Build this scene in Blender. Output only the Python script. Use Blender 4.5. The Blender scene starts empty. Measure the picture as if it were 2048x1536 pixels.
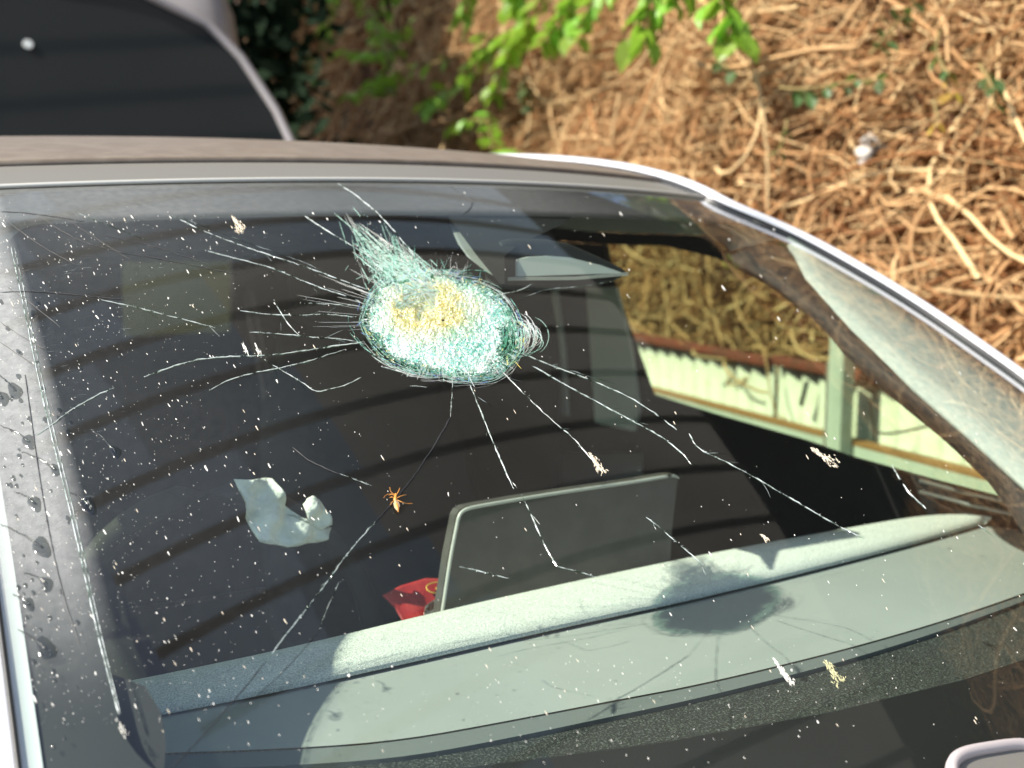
import bpy, math, random
import numpy as np
from mathutils import Vector

random.seed(7)
rng = np.random.default_rng(11)
SC = bpy.context.scene
COL = SC.collection
H = 1.0            # height of the foot of the windscreen above the ground

# ------------------------------------------------------------ camera
CAMP = np.array([-0.89925, -0.61162, 0.41554 + H])
YAW, PITCH, ROLL, FPX = 0.60363, -0.11986, 0.01067, 2840.64
FW = np.array([math.sin(YAW)*math.cos(PITCH), math.cos(YAW)*math.cos(PITCH), math.sin(PITCH)])
RT0 = np.array([math.cos(YAW), -math.sin(YAW), 0.0]); UP0 = np.cross(RT0, FW)
RT = math.cos(ROLL)*RT0 + math.sin(ROLL)*UP0
UP = -math.sin(ROLL)*RT0 + math.cos(ROLL)*UP0
cam = bpy.data.cameras.new('camera'); camo = bpy.data.objects.new('camera', cam); COL.objects.link(camo)
from mathutils import Matrix
m = Matrix.Identity(4)
for i in range(3):
    m[i][0], m[i][1], m[i][2], m[i][3] = RT[i], UP[i], -FW[i], CAMP[i]
camo.matrix_world = m
cam.sensor_width = 36; cam.lens = FPX/2048*36; cam.clip_start = 0.02; cam.clip_end = 3000
cam.dof.use_dof = True; cam.dof.focus_distance = 1.22; cam.dof.aperture_fstop = 6.2
SC.camera = camo

# ------------------------------------------------------------ light
SUN_TRAVEL = Vector((0.295, -0.07, -0.30)).normalized()
sun_el = math.asin(-SUN_TRAVEL.z); sun_az = math.atan2(-SUN_TRAVEL.x, -SUN_TRAVEL.y)
w = bpy.data.worlds.new('World'); SC.world = w; w.use_nodes = True
nt = w.node_tree; nt.nodes.clear()
sky = nt.nodes.new('ShaderNodeTexSky'); sky.sky_type = 'NISHITA'; sky.sun_disc = False
sky.sun_elevation = sun_el; sky.sun_rotation = sun_az
bg = nt.nodes.new('ShaderNodeBackground'); bg.inputs[1].default_value = 0.13
wo = nt.nodes.new('ShaderNodeOutputWorld')
nt.links.new(sky.outputs[0], bg.inputs[0]); nt.links.new(bg.outputs[0], wo.inputs[0])
sl = bpy.data.lights.new('sun', 'SUN'); sl.energy = 5.0; sl.angle = math.radians(0.53); sl.color = (1.0, 0.94, 0.83)
so = bpy.data.objects.new('sun', sl); COL.objects.link(so)
so.rotation_euler = SUN_TRAVEL.to_track_quat('-Z', 'Y').to_euler()
SC.view_settings.view_transform = 'Standard'; SC.view_settings.look = 'None'
SC.view_settings.exposure = 0.95; SC.view_settings.gamma = 1
SC.render.engine = 'CYCLES'
SC.cycles.max_bounces = 10; SC.cycles.transparent_max_bounces = 32
SC.cycles.caustics_reflective = False; SC.cycles.caustics_refractive = False
SC.cycles.use_denoising = True

# ------------------------------------------------------------ windscreen surface
WB, WT, LY, LZ, SB, ST_, BU, DR = 0.67648, 0.55704, 0.80775, 0.44858, 0.18027, 0.10164, 0.02029, 0.01873
def surf(s, t):
    s = np.asarray(s, float); t = np.asarray(t, float)
    hw = WB + (WT-WB)*t
    return np.stack([s*hw, t*LY + (SB+(ST_-SB)*t)*s*s - BU*2*t*(1-t),
                     t*LZ + BU*4*t*(1-t) - DR*s*s*t + H + 0*s], -1)
def snormal(s, t):
    e = 1e-4
    a = surf(s+e, t)-surf(s-e, t); b = surf(s, t+e)-surf(s, t-e)
    n = np.cross(a, b); return n/np.linalg.norm(n, axis=-1, keepdims=True)
def proj(X):
    d = X-CAMP; f = d@FW
    return np.stack([1024+FPX*(d@RT)/f, 768-FPX*(d@UP)/f], -1)
def st_of(x, y):
    x = np.atleast_1d(np.asarray(x, float)); y = np.atleast_1d(np.asarray(y, float))
    s = np.full(x.shape, -0.2); t = np.full(x.shape, 0.5); T = np.stack([x, y], -1)
    for _ in range(40):
        f = proj(surf(s, t))-T
        a = (proj(surf(s+1e-5, t))-T-f)/1e-5; b = (proj(surf(s, t+1e-5))-T-f)/1e-5
        det = a[..., 0]*b[..., 1]-a[..., 1]*b[..., 0]
        ds = (f[..., 0]*b[..., 1]-f[..., 1]*b[..., 0])/det
        dt = (a[..., 0]*f[..., 1]-a[..., 1]*f[..., 0])/det
        s = s-np.clip(ds, -.2, .2); t = t-np.clip(dt, -.2, .2)
    return s, t
def on_glass(x, y, off=0.0):
    s, t = st_of(x, y); return surf(s, t)+snormal(s, t)*np.asarray(off).reshape(-1, 1)
_es, _et = st_of([1440, 1500, 1585, 1655, 1732, 1805, 1878, 1960, 2048], [417, 438, 474, 512, 556, 600, 648, 706, 768])
_o = np.argsort(_et); _es, _et = _es[_o], _et[_o]
def smax(t):
    t = np.asarray(t, float); return np.interp(t, np.r_[-.05, .2, _et, 1.01], np.r_[1.0, 1.0, _es, _es[-1]])
def ray(x, y): return FW + RT*(x-1024)/FPX - UP*(y-768)/FPX
def on_plane(x, y, P, N):
    P = np.array(P, float); N = np.array(N, float); d = ray(x, y)
    return CAMP + d*(((P-CAMP)@N)/(d@N))
def behind(x, y, depth):
    P = on_glass(x, y, np.zeros(len(np.atleast_1d(x)))); d = P-CAMP; return P+d/np.linalg.norm(d, axis=1, keepdims=True)*depth
def onz(x, y, z): return on_plane(x, y, (0, 0, z+H), (0, 0, 1))
def ony(x, y, yy, lean=0.0): return on_plane(x, y, (0, yy, H), (0, 1, -lean))
def onside(x, y, off=0.0): return on_plane(x, y, (0.70+off, 0, H), (1, 0, 0.28))

# ------------------------------------------------------------ materials
def mat(name, col, rough=0.5, metal=0.0, spec=0.5, noise=None, bump=None, coat=0.0, trans=None):
    M = bpy.data.materials.new(name); M.use_nodes = True; n = M.node_tree; b = n.nodes['Principled BSDF']
    b.inputs['Base Color'].default_value = (*col, 1); b.inputs['Roughness'].default_value = rough
    b.inputs['Metallic'].default_value = metal; b.inputs['Specular IOR Level'].default_value = spec
    b.inputs['Coat Weight'].default_value = coat; b.inputs['Coat Roughness'].default_value = 0.03
    tc = n.nodes.new('ShaderNodeTexCoord')
    if noise:                         # (scale, colour2, low, high, detail)
        t = n.nodes.new('ShaderNodeTexNoise'); t.inputs['Scale'].default_value = noise[0]
        t.inputs['Detail'].default_value = noise[4] if len(noise) > 4 else 5
        r = n.nodes.new('ShaderNodeValToRGB'); r.color_ramp.elements[0].position = noise[2]; r.color_ramp.elements[1].position = noise[3]
        r.color_ramp.elements[0].color = (*col, 1); r.color_ramp.elements[1].color = (*noise[1], 1)
        n.links.new(tc.outputs['Object'], t.inputs['Vector']); n.links.new(t.outputs['Fac'], r.inputs[0])
        n.links.new(r.outputs[0], b.inputs['Base Color'])
    if bump:                          # (scale, strength, distance)
        t2 = n.nodes.new('ShaderNodeTexNoise'); t2.inputs['Scale'].default_value = bump[0]; t2.inputs['Detail'].default_value = 3
        bp = n.nodes.new('ShaderNodeBump'); bp.inputs['Strength'].default_value = bump[1]; bp.inputs['Distance'].default_value = bump[2]
        n.links.new(tc.outputs['Object'], t2.inputs['Vector']); n.links.new(t2.outputs['Fac'], bp.inputs['Height'])
        n.links.new(bp.outputs[0], b.inputs['Normal'])
    return M
def glass_mat(name, tint, ior=1.5, rough=0.0, dusty=0.0):
    M = bpy.data.materials.new(name); M.use_nodes = True; n = M.node_tree; n.nodes.clear()
    o = n.nodes.new('ShaderNodeOutputMaterial'); tr = n.nodes.new('ShaderNodeBsdfTransparent'); gl = n.nodes.new('ShaderNodeBsdfGlossy')
    tr.inputs[0].default_value = (*tint, 1); gl.inputs['Roughness'].default_value = rough; gl.inputs[0].default_value = (1, 1, 1, 1)
    # Schlick reflectance of one face, the same from either side of the sheet
    ge = n.nodes.new('ShaderNodeNewGeometry'); dt = n.nodes.new('ShaderNodeVectorMath'); dt.operation = 'DOT_PRODUCT'
    n.links.new(ge.outputs['Normal'], dt.inputs[0]); n.links.new(ge.outputs['Incoming'], dt.inputs[1])
    def mth(op, x, v=None, first=False):
        k = n.nodes.new('ShaderNodeMath'); k.operation = op; k.use_clamp = False
        n.links.new(x, k.inputs[1 if first else 0])
        if v is not None: k.inputs[0 if first else 1].default_value = v
        return k
    ab = mth('ABSOLUTE', dt.outputs['Value']); om = mth('SUBTRACT', ab.outputs[0], 1.0, True); pw = mth('POWER', om.outputs[0], 5.0)
    f0 = ((ior-1)/(ior+1))**2; ml = mth('MULTIPLY', pw.outputs[0], 1-f0); fr = mth('ADD', ml.outputs[0], f0)
    # the second face adds a little more
    a = n.nodes.new('ShaderNodeMath'); a.operation = 'MULTIPLY'; a.inputs[1].default_value = 1.25
    b = n.nodes.new('ShaderNodeMath'); b.operation = 'MULTIPLY_ADD'; b.inputs[1].default_value = .3; b.inputs[2].default_value = 1
    c = n.nodes.new('ShaderNodeMath'); c.operation = 'DIVIDE'
    n.links.new(fr.outputs[0], a.inputs[0]); n.links.new(fr.outputs[0], b.inputs[0])
    n.links.new(a.outputs[0], c.inputs[0]); n.links.new(b.outputs[0], c.inputs[1])
    mx = n.nodes.new('ShaderNodeMixShader'); n.links.new(c.outputs[0], mx.inputs[0])
    n.links.new(tr.outputs[0], mx.inputs[1]); n.links.new(gl.outputs[0], mx.inputs[2])
    last = mx
    if dusty:
        tc = n.nodes.new('ShaderNodeTexCoord'); mp = n.nodes.new('ShaderNodeMapping')
        mp.inputs['Scale'].default_value = (60, 60, 14); mp.inputs['Rotation'].default_value = (0, 0, .35)
        t = n.nodes.new('ShaderNodeTexNoise'); t.inputs['Scale'].default_value = 2.2; t.inputs['Detail'].default_value = 8; t.inputs['Roughness'].default_value = .7
        t3 = n.nodes.new('ShaderNodeTexNoise'); t3.inputs['Scale'].default_value = 1.7
        mr = n.nodes.new('ShaderNodeMapRange'); mr.inputs[1].default_value = .25; mr.inputs[2].default_value = .75
        mr.inputs[3].default_value = 0.7; mr.inputs[4].default_value = 1.3
        m3 = n.nodes.new('ShaderNodeMapRange'); m3.inputs[1].default_value = .3; m3.inputs[2].default_value = .7; m3.inputs[3].default_value = .6; m3.inputs[4].default_value = 1.4
        mu = n.nodes.new('ShaderNodeMath'); mu.operation = 'MULTIPLY'; mu2 = n.nodes.new('ShaderNodeMath'); mu2.operation = 'MULTIPLY'
        at = n.nodes.new('ShaderNodeAttribute'); at.attribute_name = 'film'        # unwiped dust, plus mirrored sky haze painted in at the left
        df = n.nodes.new('ShaderNodeBsdfDiffuse'); df.inputs[0].default_value = (.60, .60, .58, 1)
        m2 = n.nodes.new('ShaderNodeMixShader')
        n.links.new(tc.outputs['Object'], mp.inputs[0]); n.links.new(mp.outputs[0], t.inputs['Vector']); n.links.new(tc.outputs['Object'], t3.inputs['Vector'])
        n.links.new(t.outputs['Fac'], mr.inputs[0]); n.links.new(t3.outputs['Fac'], m3.inputs[0]); n.links.new(mr.outputs[0], mu.inputs[0]); n.links.new(m3.outputs[0], mu.inputs[1])
        n.links.new(mu.outputs[0], mu2.inputs[0]); n.links.new(at.outputs['Fac'], mu2.inputs[1])
        n.links.new(mu2.outputs[0], m2.inputs[0]); n.links.new(mx.outputs[0], m2.inputs[1]); n.links.new(df.outputs[0], m2.inputs[2])
        last = m2
    n.links.new(last.outputs[0], o.inputs[0]); return M

M = {}
M['glass'] = glass_mat('windscreen_glass', (.85, .915, .86), 1.5, 0.025, 1.0)
M['side_glass'] = glass_mat('side_glass', (.80, .86, .74), 1.5)
M['dark_glass'] = glass_mat('dark_tinted_glass', (.30, .33, .24), 1.5)
M['van_glass'] = mat('van_glass_dark', (.020, .024, .026), .05, 0, .3)
M['black'] = mat('black_print', (.012, .012, .012), .5)
M['rubber'] = mat('black_rubber', (.02, .02, .02), .45)
M['paint'] = mat('silver_white_paint', (.72, .72, .74), .28, .1, .5, coat=.6, bump=(900, .03, .0005))
M['greypaint'] = mat('grey_paint', (.36, .33, .33), .4, .1, .5, coat=.3)
M['roofdark'] = mat('brown_grey_roof', (.16, .128, .100), .5, 0, .25, noise=(40, (.20, .165, .13), .4, .7))  # mottled brown-grey roof colour
M['header'] = mat('grey_header_strip', (.17, .162, .145), .45, .0)
M['chrome'] = mat('bright_trim', (.52, .51, .46), .4, .2)
M['chrome_dull'] = mat('dull_trim_line', (.22, .23, .22), .35, .5)
M['dash'] = mat('dash_grey_smooth', (.265, .285, .272), .62, 0, .35, noise=(3, (.31, .33, .315), .35, .65), bump=(900, .05, .0005))
M['band'] = mat('dash_grained_pale', (.44, .465, .43), .65, 0, .3, noise=(650, (.74, .77, .71), .38, .62, 2), bump=(700, .6, .0012))
M['lip'] = mat('dash_lip', (.14, .155, .15), .55)
M['grain'] = mat('dash_black_grain', (.024, .027, .025), .45, 0, .5, noise=(520, (.15, .165, .15), .5, .78, 2), bump=(650, .7, .0012))
M['interior'] = mat('black_interior', (.011, .011, .012), .75)
M['seat'] = mat('dark_seat_fabric', (.035, .036, .038), .9, bump=(300, .3, .001))
M['liner'] = mat('pale_headliner', (.75, .8, .8), .9)
M['trim'] = mat('pale_pillar_cloth', (.40, .44, .42), .85, noise=(120, (.46, .50, .47), .4, .6), bump=(500, .2, .0006))
M['trimgrey'] = mat('grey_pillar_cloth', (.60, .63, .61), .85, bump=(400, .2, .0006))
M['stalk'] = mat('mid_grey_plastic', (.26, .28, .27), .6)
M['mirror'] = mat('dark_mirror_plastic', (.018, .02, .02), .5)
M['mirrorlit'] = mat('sunlit_mirror_plastic', (.50, .53, .49), .6, bump=(600, .3, .0006))  # paler copy of the housing plastic, sunlight painted into its colour
M['screen'] = mat('screen_back', (.060, .058, .052), .5, .0, noise=(30, (.075, .072, .065), .4, .6))
M['screenrim'] = mat('screen_rim', (.50, .50, .46), .4, .1)
M['red'] = mat('red_wrapper', (.36, .02, .022), .5, 0, .4, noise=(60, (.42, .04, .035), .4, .6), bump=(60, .5, .004))
M['gold'] = mat('gold_print', (.72, .50, .08), .4)
M['foil'] = mat('silver_foil', (.6, .6, .58), .3, .7, noise=(150, (.2, .12, .1), .45, .55), bump=(120, .8, .004))
M['cloth'] = mat('pale_cloth', (.90, .92, .86), .9, noise=(9, (.62, .64, .58), .4, .75), bump=(28, 1.0, .02))
M['mint'] = mat('mint_paint', (.52, .58, .52), .5, noise=(9, (.44, .50, .44), .45, .7))
M['rust'] = mat('rust_edge', (.30, .15, .05), .8)
M['sheet'] = mat('cream_sheet', (.60, .62, .52), .5, noise=(14, (.50, .50, .40), .5, .75))
M['capred'] = mat('red_cap', (.20, .045, .025), .7, noise=(22, (.12, .045, .025), .4, .7))
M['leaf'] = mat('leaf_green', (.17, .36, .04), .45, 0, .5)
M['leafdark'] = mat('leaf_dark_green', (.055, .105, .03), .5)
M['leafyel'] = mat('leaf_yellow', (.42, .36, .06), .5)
M['shade'] = mat('shade_black_leaf', (.010, .020, .010), .9, 0, .08)  # near-black leaf colour stands in for deep shade
M['stem'] = mat('green_brown_stem', (.22, .16, .05), .7)
M['canepale'] = mat('pale_cane', (.42, .29, .14), .75, noise=(30, (.28, .17, .07), .4, .7))
M['earth'] = mat('brown_litter', (.028, .015, .008), .95, noise=(14, (.085, .045, .02), .35, .7, 9), bump=(22, 1.0, .05))
M['ground'] = mat('gravelly_ground', (.14, .13, .115), .9, noise=(3, (.20, .185, .16), .35, .7, 9), bump=(40, .6, .01))
M['rag'] = mat('white_rag', (.46, .42, .37), .8, bump=(40, .5, .01))
M['tyre'] = mat('tyre', (.02, .02, .02), .85)
M['alloy'] = mat('alloy', (.4, .4, .41), .35, .8)
M['lamp'] = mat('lamp_lens', (.5, .52, .55), .1, .3)
M['white_dot'] = mat('dot_white', (.8, .82, .78), .5)
M['beam'] = mat('brown_beam', (.22, .20, .175), .7)
M['insect'] = mat('orange_insect', (.62, .26, .05), .45)
M['wing'] = mat('insect_wing', (.62, .52, .32), .35)
M['dust'] = mat('white_dust', (.74, .72, .66), .8)
M['dusttan'] = mat('tan_dirt', (.62, .54, .42), .85)
M['straw'] = mat('straw_dirt', (.48, .46, .26), .8)
M['darkline'] = mat('dark_mark', (.03, .03, .032), .6)  # dark crack segments and other dark lines
M['iri_blue'] = mat('glint_blue', (.20, .33, .72), .3)
M['iri_gold'] = mat('glint_gold', (.85, .68, .16), .3)

def leaf_sss(Mt, c):
    n = Mt.node_tree; b = n.nodes['Principled BSDF']; o = n.nodes['Material Output']
    oi = n.nodes.new('ShaderNodeObjectInfo'); hs = n.nodes.new('ShaderNodeHueSaturation'); mr = n.nodes.new('ShaderNodeMapRange'); mh = n.nodes.new('ShaderNodeMapRange')
    mr.inputs[3].default_value = .65; mr.inputs[4].default_value = 1.5; mh.inputs[3].default_value = .455; mh.inputs[4].default_value = .515
    hs.inputs['Color'].default_value = b.inputs['Base Color'].default_value
    n.links.new(oi.outputs['Random'], mr.inputs[0]); n.links.new(oi.outputs['Random'], mh.inputs[0]); n.links.new(mr.outputs[0], hs.inputs['Value']); n.links.new(mh.outputs[0], hs.inputs['Hue'])
    n.links.new(hs.outputs[0], b.inputs['Base Color'])
    t = n.nodes.new('ShaderNodeBsdfTranslucent'); t.inputs[0].default_value = (*c, 1)
    mx = n.nodes.new('ShaderNodeMixShader'); mx.inputs[0].default_value = .4
    n.links.new(b.outputs[0], mx.inputs[1]); n.links.new(t.outputs[0], mx.inputs[2]); n.links.new(mx.outputs[0], o.inputs[0])
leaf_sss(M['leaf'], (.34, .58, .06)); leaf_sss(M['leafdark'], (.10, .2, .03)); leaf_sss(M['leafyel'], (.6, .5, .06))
leaf_sss(M['wing'], (.7, .6, .4))

# canopy sheet: brown translucent plastic lit from above
def canopy_mat(nm, ca, cb):
    Mt = bpy.data.materials.new(nm); Mt.use_nodes = True; n = Mt.node_tree; n.nodes.clear()
    o = n.nodes.new('ShaderNodeOutputMaterial'); t = n.nodes.new('ShaderNodeBsdfTranslucent'); d = n.nodes.new('ShaderNodeBsdfDiffuse')
    tc = n.nodes.new('ShaderNodeTexCoord'); nz = n.nodes.new('ShaderNodeTexNoise'); nz.inputs['Scale'].default_value = 1.3; nz.inputs['Detail'].default_value = 4
    r = n.nodes.new('ShaderNodeValToRGB'); r.color_ramp.elements[0].position = .3; r.color_ramp.elements[1].position = .7
    r.color_ramp.elements[0].color = (*ca, 1); r.color_ramp.elements[1].color = (*cb, 1)
    n.links.new(tc.outputs['Object'], nz.inputs['Vector']); n.links.new(nz.outputs['Fac'], r.inputs[0]); n.links.new(r.outputs[0], t.inputs[0])
    d.inputs[0].default_value = (.25, .2, .15, 1)
    mx = n.nodes.new('ShaderNodeMixShader'); mx.inputs[0].default_value = .3
    n.links.new(t.outputs[0], mx.inputs[1]); n.links.new(d.outputs[0], mx.inputs[2]); n.links.new(mx.outputs[0], o.inputs[0]); return Mt
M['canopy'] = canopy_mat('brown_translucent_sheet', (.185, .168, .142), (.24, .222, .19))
M['canopyhaze'] = canopy_mat('sky_haze_grey_sheet', (.115, .16, .205), (.165, .215, .265))  # sheet colour paints in the sky haze mirrored in the glass
M['canopysky'] = canopy_mat('sky_haze_pale_sheet', (.19, .27, .37), (.27, .36, .46))  # brighter sky haze, likewise painted into the sheet colour

# broken glass: pale diffuse, partly see-through in patches
def crack_mat(name, col, lo, hi, scale=90, gloss=.25):
    Mt = bpy.data.materials.new(name); Mt.use_nodes = True; n = Mt.node_tree; n.nodes.clear()
    o = n.nodes.new('ShaderNodeOutputMaterial'); d = n.nodes.new('ShaderNodeBsdfDiffuse'); d.inputs[0].default_value = (*col, 1)
    tl = n.nodes.new('ShaderNodeBsdfTranslucent'); tl.inputs[0].default_value = (*col, 1)
    g = n.nodes.new('ShaderNodeBsdfGlossy'); g.inputs['Roughness'].default_value = .2
    tr = n.nodes.new('ShaderNodeBsdfTransparent'); tr.inputs[0].default_value = (.8, .88, .82, 1)
    a = n.nodes.new('ShaderNodeMixShader'); a.inputs[0].default_value = .35
    b = n.nodes.new('ShaderNodeMixShader'); b.inputs[0].default_value = gloss
    c = n.nodes.new('ShaderNodeMixShader')
    n.links.new(d.outputs[0], a.inputs[1]); n.links.new(tl.outputs[0], a.inputs[2])
    n.links.new(a.outputs[0], b.inputs[1]); n.links.new(g.outputs[0], b.inputs[2])
    tc = n.nodes.new('ShaderNodeTexCoord'); nz = n.nodes.new('ShaderNodeTexNoise'); nz.inputs['Scale'].default_value = scale; nz.inputs['Detail'].default_value = 3
    mr = n.nodes.new('ShaderNodeMapRange'); mr.inputs[1].default_value = lo; mr.inputs[2].default_value = hi; 
    n.links.new(tc.outputs['Object'], nz.inputs['Vector']); n.links.new(nz.outputs['Fac'], mr.inputs[0])
    n.links.new(mr.outputs[0], c.inputs[0]); n.links.new(tr.outputs[0], c.inputs[1]); n.links.new(b.outputs[0], c.inputs[2])
    n.links.new(c.outputs[0], o.inputs[0]); return Mt
M['crack'] = crack_mat('crack_white', (.80, .86, .82), .38, .60, 110)
M['crackfaint'] = crack_mat('crack_faint', (.55, .60, .60), .5, .75, 40)
M['mintcrack'] = crack_mat('crack_mint', (.60, .88, .76), .30, .5, 200)
M['tealcrack'] = crack_mat('crack_teal', (.36, .74, .62), .36, .56, 200)
M['shard'] = crack_mat('shard_white', (.88, .90, .84), .2, .4, 200, .4)
M['wet'] = glass_mat('water', (.62, .63, .62), 1.5, .12)

def crater_mat():
    Mt = bpy.data.materials.new('crushed_glass'); Mt.use_nodes = True; n = Mt.node_tree; n.nodes.clear()
    L = n.links.new
    o = n.nodes.new('ShaderNodeOutputMaterial')
    at = n.nodes.new('ShaderNodeAttribute'); at.attribute_name = 'zone'     # r: yellow share, g: crush density
    sep = n.nodes.new('ShaderNodeSeparateColor'); L(at.outputs['Color'], sep.inputs[0])
    tc = n.nodes.new('ShaderNodeTexCoord')
    v = n.nodes.new('ShaderNodeTexVoronoi'); v.inputs['Scale'].default_value = 760; v.feature = 'F1'; L(tc.outputs['Object'], v.inputs['Vector'])
    nz = n.nodes.new('ShaderNodeTexNoise'); nz.inputs['Scale'].default_value = 380; nz.inputs['Detail'].default_value = 6; L(tc.outputs['Object'], nz.inputs['Vector'])
    r = n.nodes.new('ShaderNodeValToRGB'); cr = r.color_ramp; cr.elements[0].position = .36; cr.elements[0].color = (.16, .56, .44, 1)
    cr.elements[1].position = .60; cr.elements[1].color = (.72, .86, .77, 1)
    e = cr.elements.new(.46); e.color = (.42, .76, .62, 1)
    mm = n.nodes.new('ShaderNodeMath'); mm.operation = 'MULTIPLY_ADD'; mm.inputs[1].default_value = .55; L(sep.outputs[2], mm.inputs[0])
    m9 = n.nodes.new('ShaderNodeMath'); m9.operation = 'ADD'; m9.inputs[1].default_value = -.25; L(nz.outputs['Fac'], m9.inputs[0]); L(m9.outputs[0], mm.inputs[2])
    L(mm.outputs[0], r.inputs[0])
    r2 = n.nodes.new('ShaderNodeValToRGB'); c2 = r2.color_ramp; c2.elements[0].position = .36; c2.elements[0].color = (.42, .38, .06, 1)
    c2.elements[1].position = .64; c2.elements[1].color = (.86, .82, .50, 1); e = c2.elements.new(.48); e.color = (.74, .66, .17, 1)
    L(nz.outputs['Fac'], r2.inputs[0])
    mx = n.nodes.new('ShaderNodeMix'); mx.data_type = 'RGBA'; L(sep.outputs[0], mx.inputs[0]); L(r.outputs[0], mx.inputs[6]); L(r2.outputs[0], mx.inputs[7])
    mc = n.nodes.new('ShaderNodeMix'); mc.data_type = 'RGBA'; mc.inputs[0].default_value = .28; mc.blend_type = 'OVERLAY'
    L(mx.outputs[2], mc.inputs[6]); L(v.outputs['Color'], mc.inputs[7])
    d = n.nodes.new('ShaderNodeBsdfDiffuse'); L(mc.outputs[2], d.inputs[0])
    tl = n.nodes.new('ShaderNodeBsdfTranslucent'); L(mc.outputs[2], tl.inputs[0])
    g = n.nodes.new('ShaderNodeBsdfGlossy'); g.inputs['Roughness'].default_value = .25
    tr = n.nodes.new('ShaderNodeBsdfTransparent'); tr.inputs[0].default_value = (.6, .8, .72, 1)
    bp = n.nodes.new('ShaderNodeBump'); bp.inputs['Strength'].default_value = 1; bp.inputs['Distance'].default_value = .0012
    L(v.outputs['Distance'], bp.inputs['Height'])
    for s_ in (d, g): L(bp.outputs[0], s_.inputs['Normal'])
    a = n.nodes.new('ShaderNodeMixShader'); a.inputs[0].default_value = .25; L(d.outputs[0], a.inputs[1]); L(tl.outputs[0], a.inputs[2])
    b = n.nodes.new('ShaderNodeMixShader'); b.inputs[0].default_value = .22; L(a.outputs[0], b.inputs[1]); L(g.outputs[0], b.inputs[2])
    # coverage: fine noise thresholded by crush density
    nz2 = n.nodes.new('ShaderNodeTexNoise'); nz2.inputs['Scale'].default_value = 420; nz2.inputs['Detail'].default_value = 2; L(tc.outputs['Object'], nz2.inputs['Vector'])
    ad = n.nodes.new('ShaderNodeMath'); ad.operation = 'ADD'; L(nz2.outputs['Fac'], ad.inputs[0]); L(sep.outputs[1], ad.inputs[1])
    mr = n.nodes.new('ShaderNodeMapRange'); mr.inputs[1].default_value = .92; mr.inputs[2].default_value = 1.08; L(ad.outputs[0], mr.inputs[0])
    c = n.nodes.new('ShaderNodeMixShader'); L(mr.outputs[0], c.inputs[0]); L(tr.outputs[0], c.inputs[1]); L(b.outputs[0], c.inputs[2])
    L(c.outputs[0], o.inputs[0]); return Mt
M['crater'] = crater_mat()

def vine_mat():
    Mt = bpy.data.materials.new('dry_vine'); Mt.use_nodes = True; n = Mt.node_tree; b = n.nodes['Principled BSDF']; b.inputs['Roughness'].default_value = .8
    b.inputs['Specular IOR Level'].default_value = .25
    at = n.nodes.new('ShaderNodeAttribute'); at.attribute_name = 'tone'
    r = n.nodes.new('ShaderNodeValToRGB'); cr = r.color_ramp
    cr.elements[0].position = 0; cr.elements[0].color = (.085, .036, .014, 1); cr.elements[1].position = 1; cr.elements[1].color = (.66, .48, .25, 1)
    for p_, c_ in ((.25, (.22, .09, .03)), (.5, (.40, .22, .095)), (.8, (.54, .355, .175))):
        e = cr.elements.new(p_); e.color = (*c_, 1)
    n.links.new(at.outputs['Fac'], r.inputs[0]); n.links.new(r.outputs[0], b.inputs['Base Color']); return Mt
M['vine'] = vine_mat()

# ------------------------------------------------------------ object helpers
def mesh(name, V, Fc, m, parent=None, smooth=False, **props):
    me = bpy.data.meshes.new(name)
    me.from_pydata([tuple(map(float, v)) for v in V], [], [tuple(map(int, f)) for f in Fc])
    if m is not None: me.materials.append(m)
    if smooth: me.polygons.foreach_set('use_smooth', [True]*len(me.polygons))
    me.update()
    o = bpy.data.objects.new(name, me); COL.objects.link(o)
    if parent: o.parent = parent
    for k, v in props.items(): o[k] = v
    return o
def thing(name, label, cat, group=None, loc=None):
    o = bpy.data.objects.new(name, None); COL.objects.link(o); o.empty_display_size = .1
    o['label'] = label; o['category'] = cat
    if group: o['group'] = group
    return o
def grid_faces(nu, nv, off=0, wrap=False):
    F = []
    for j in range(nv-1):
        for i in range(nu if wrap else nu-1):
            a = off+j*nu+i; b = off+j*nu+(i+1) % nu
            F.append((a, b, b+nu, a+nu))
    return F
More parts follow.
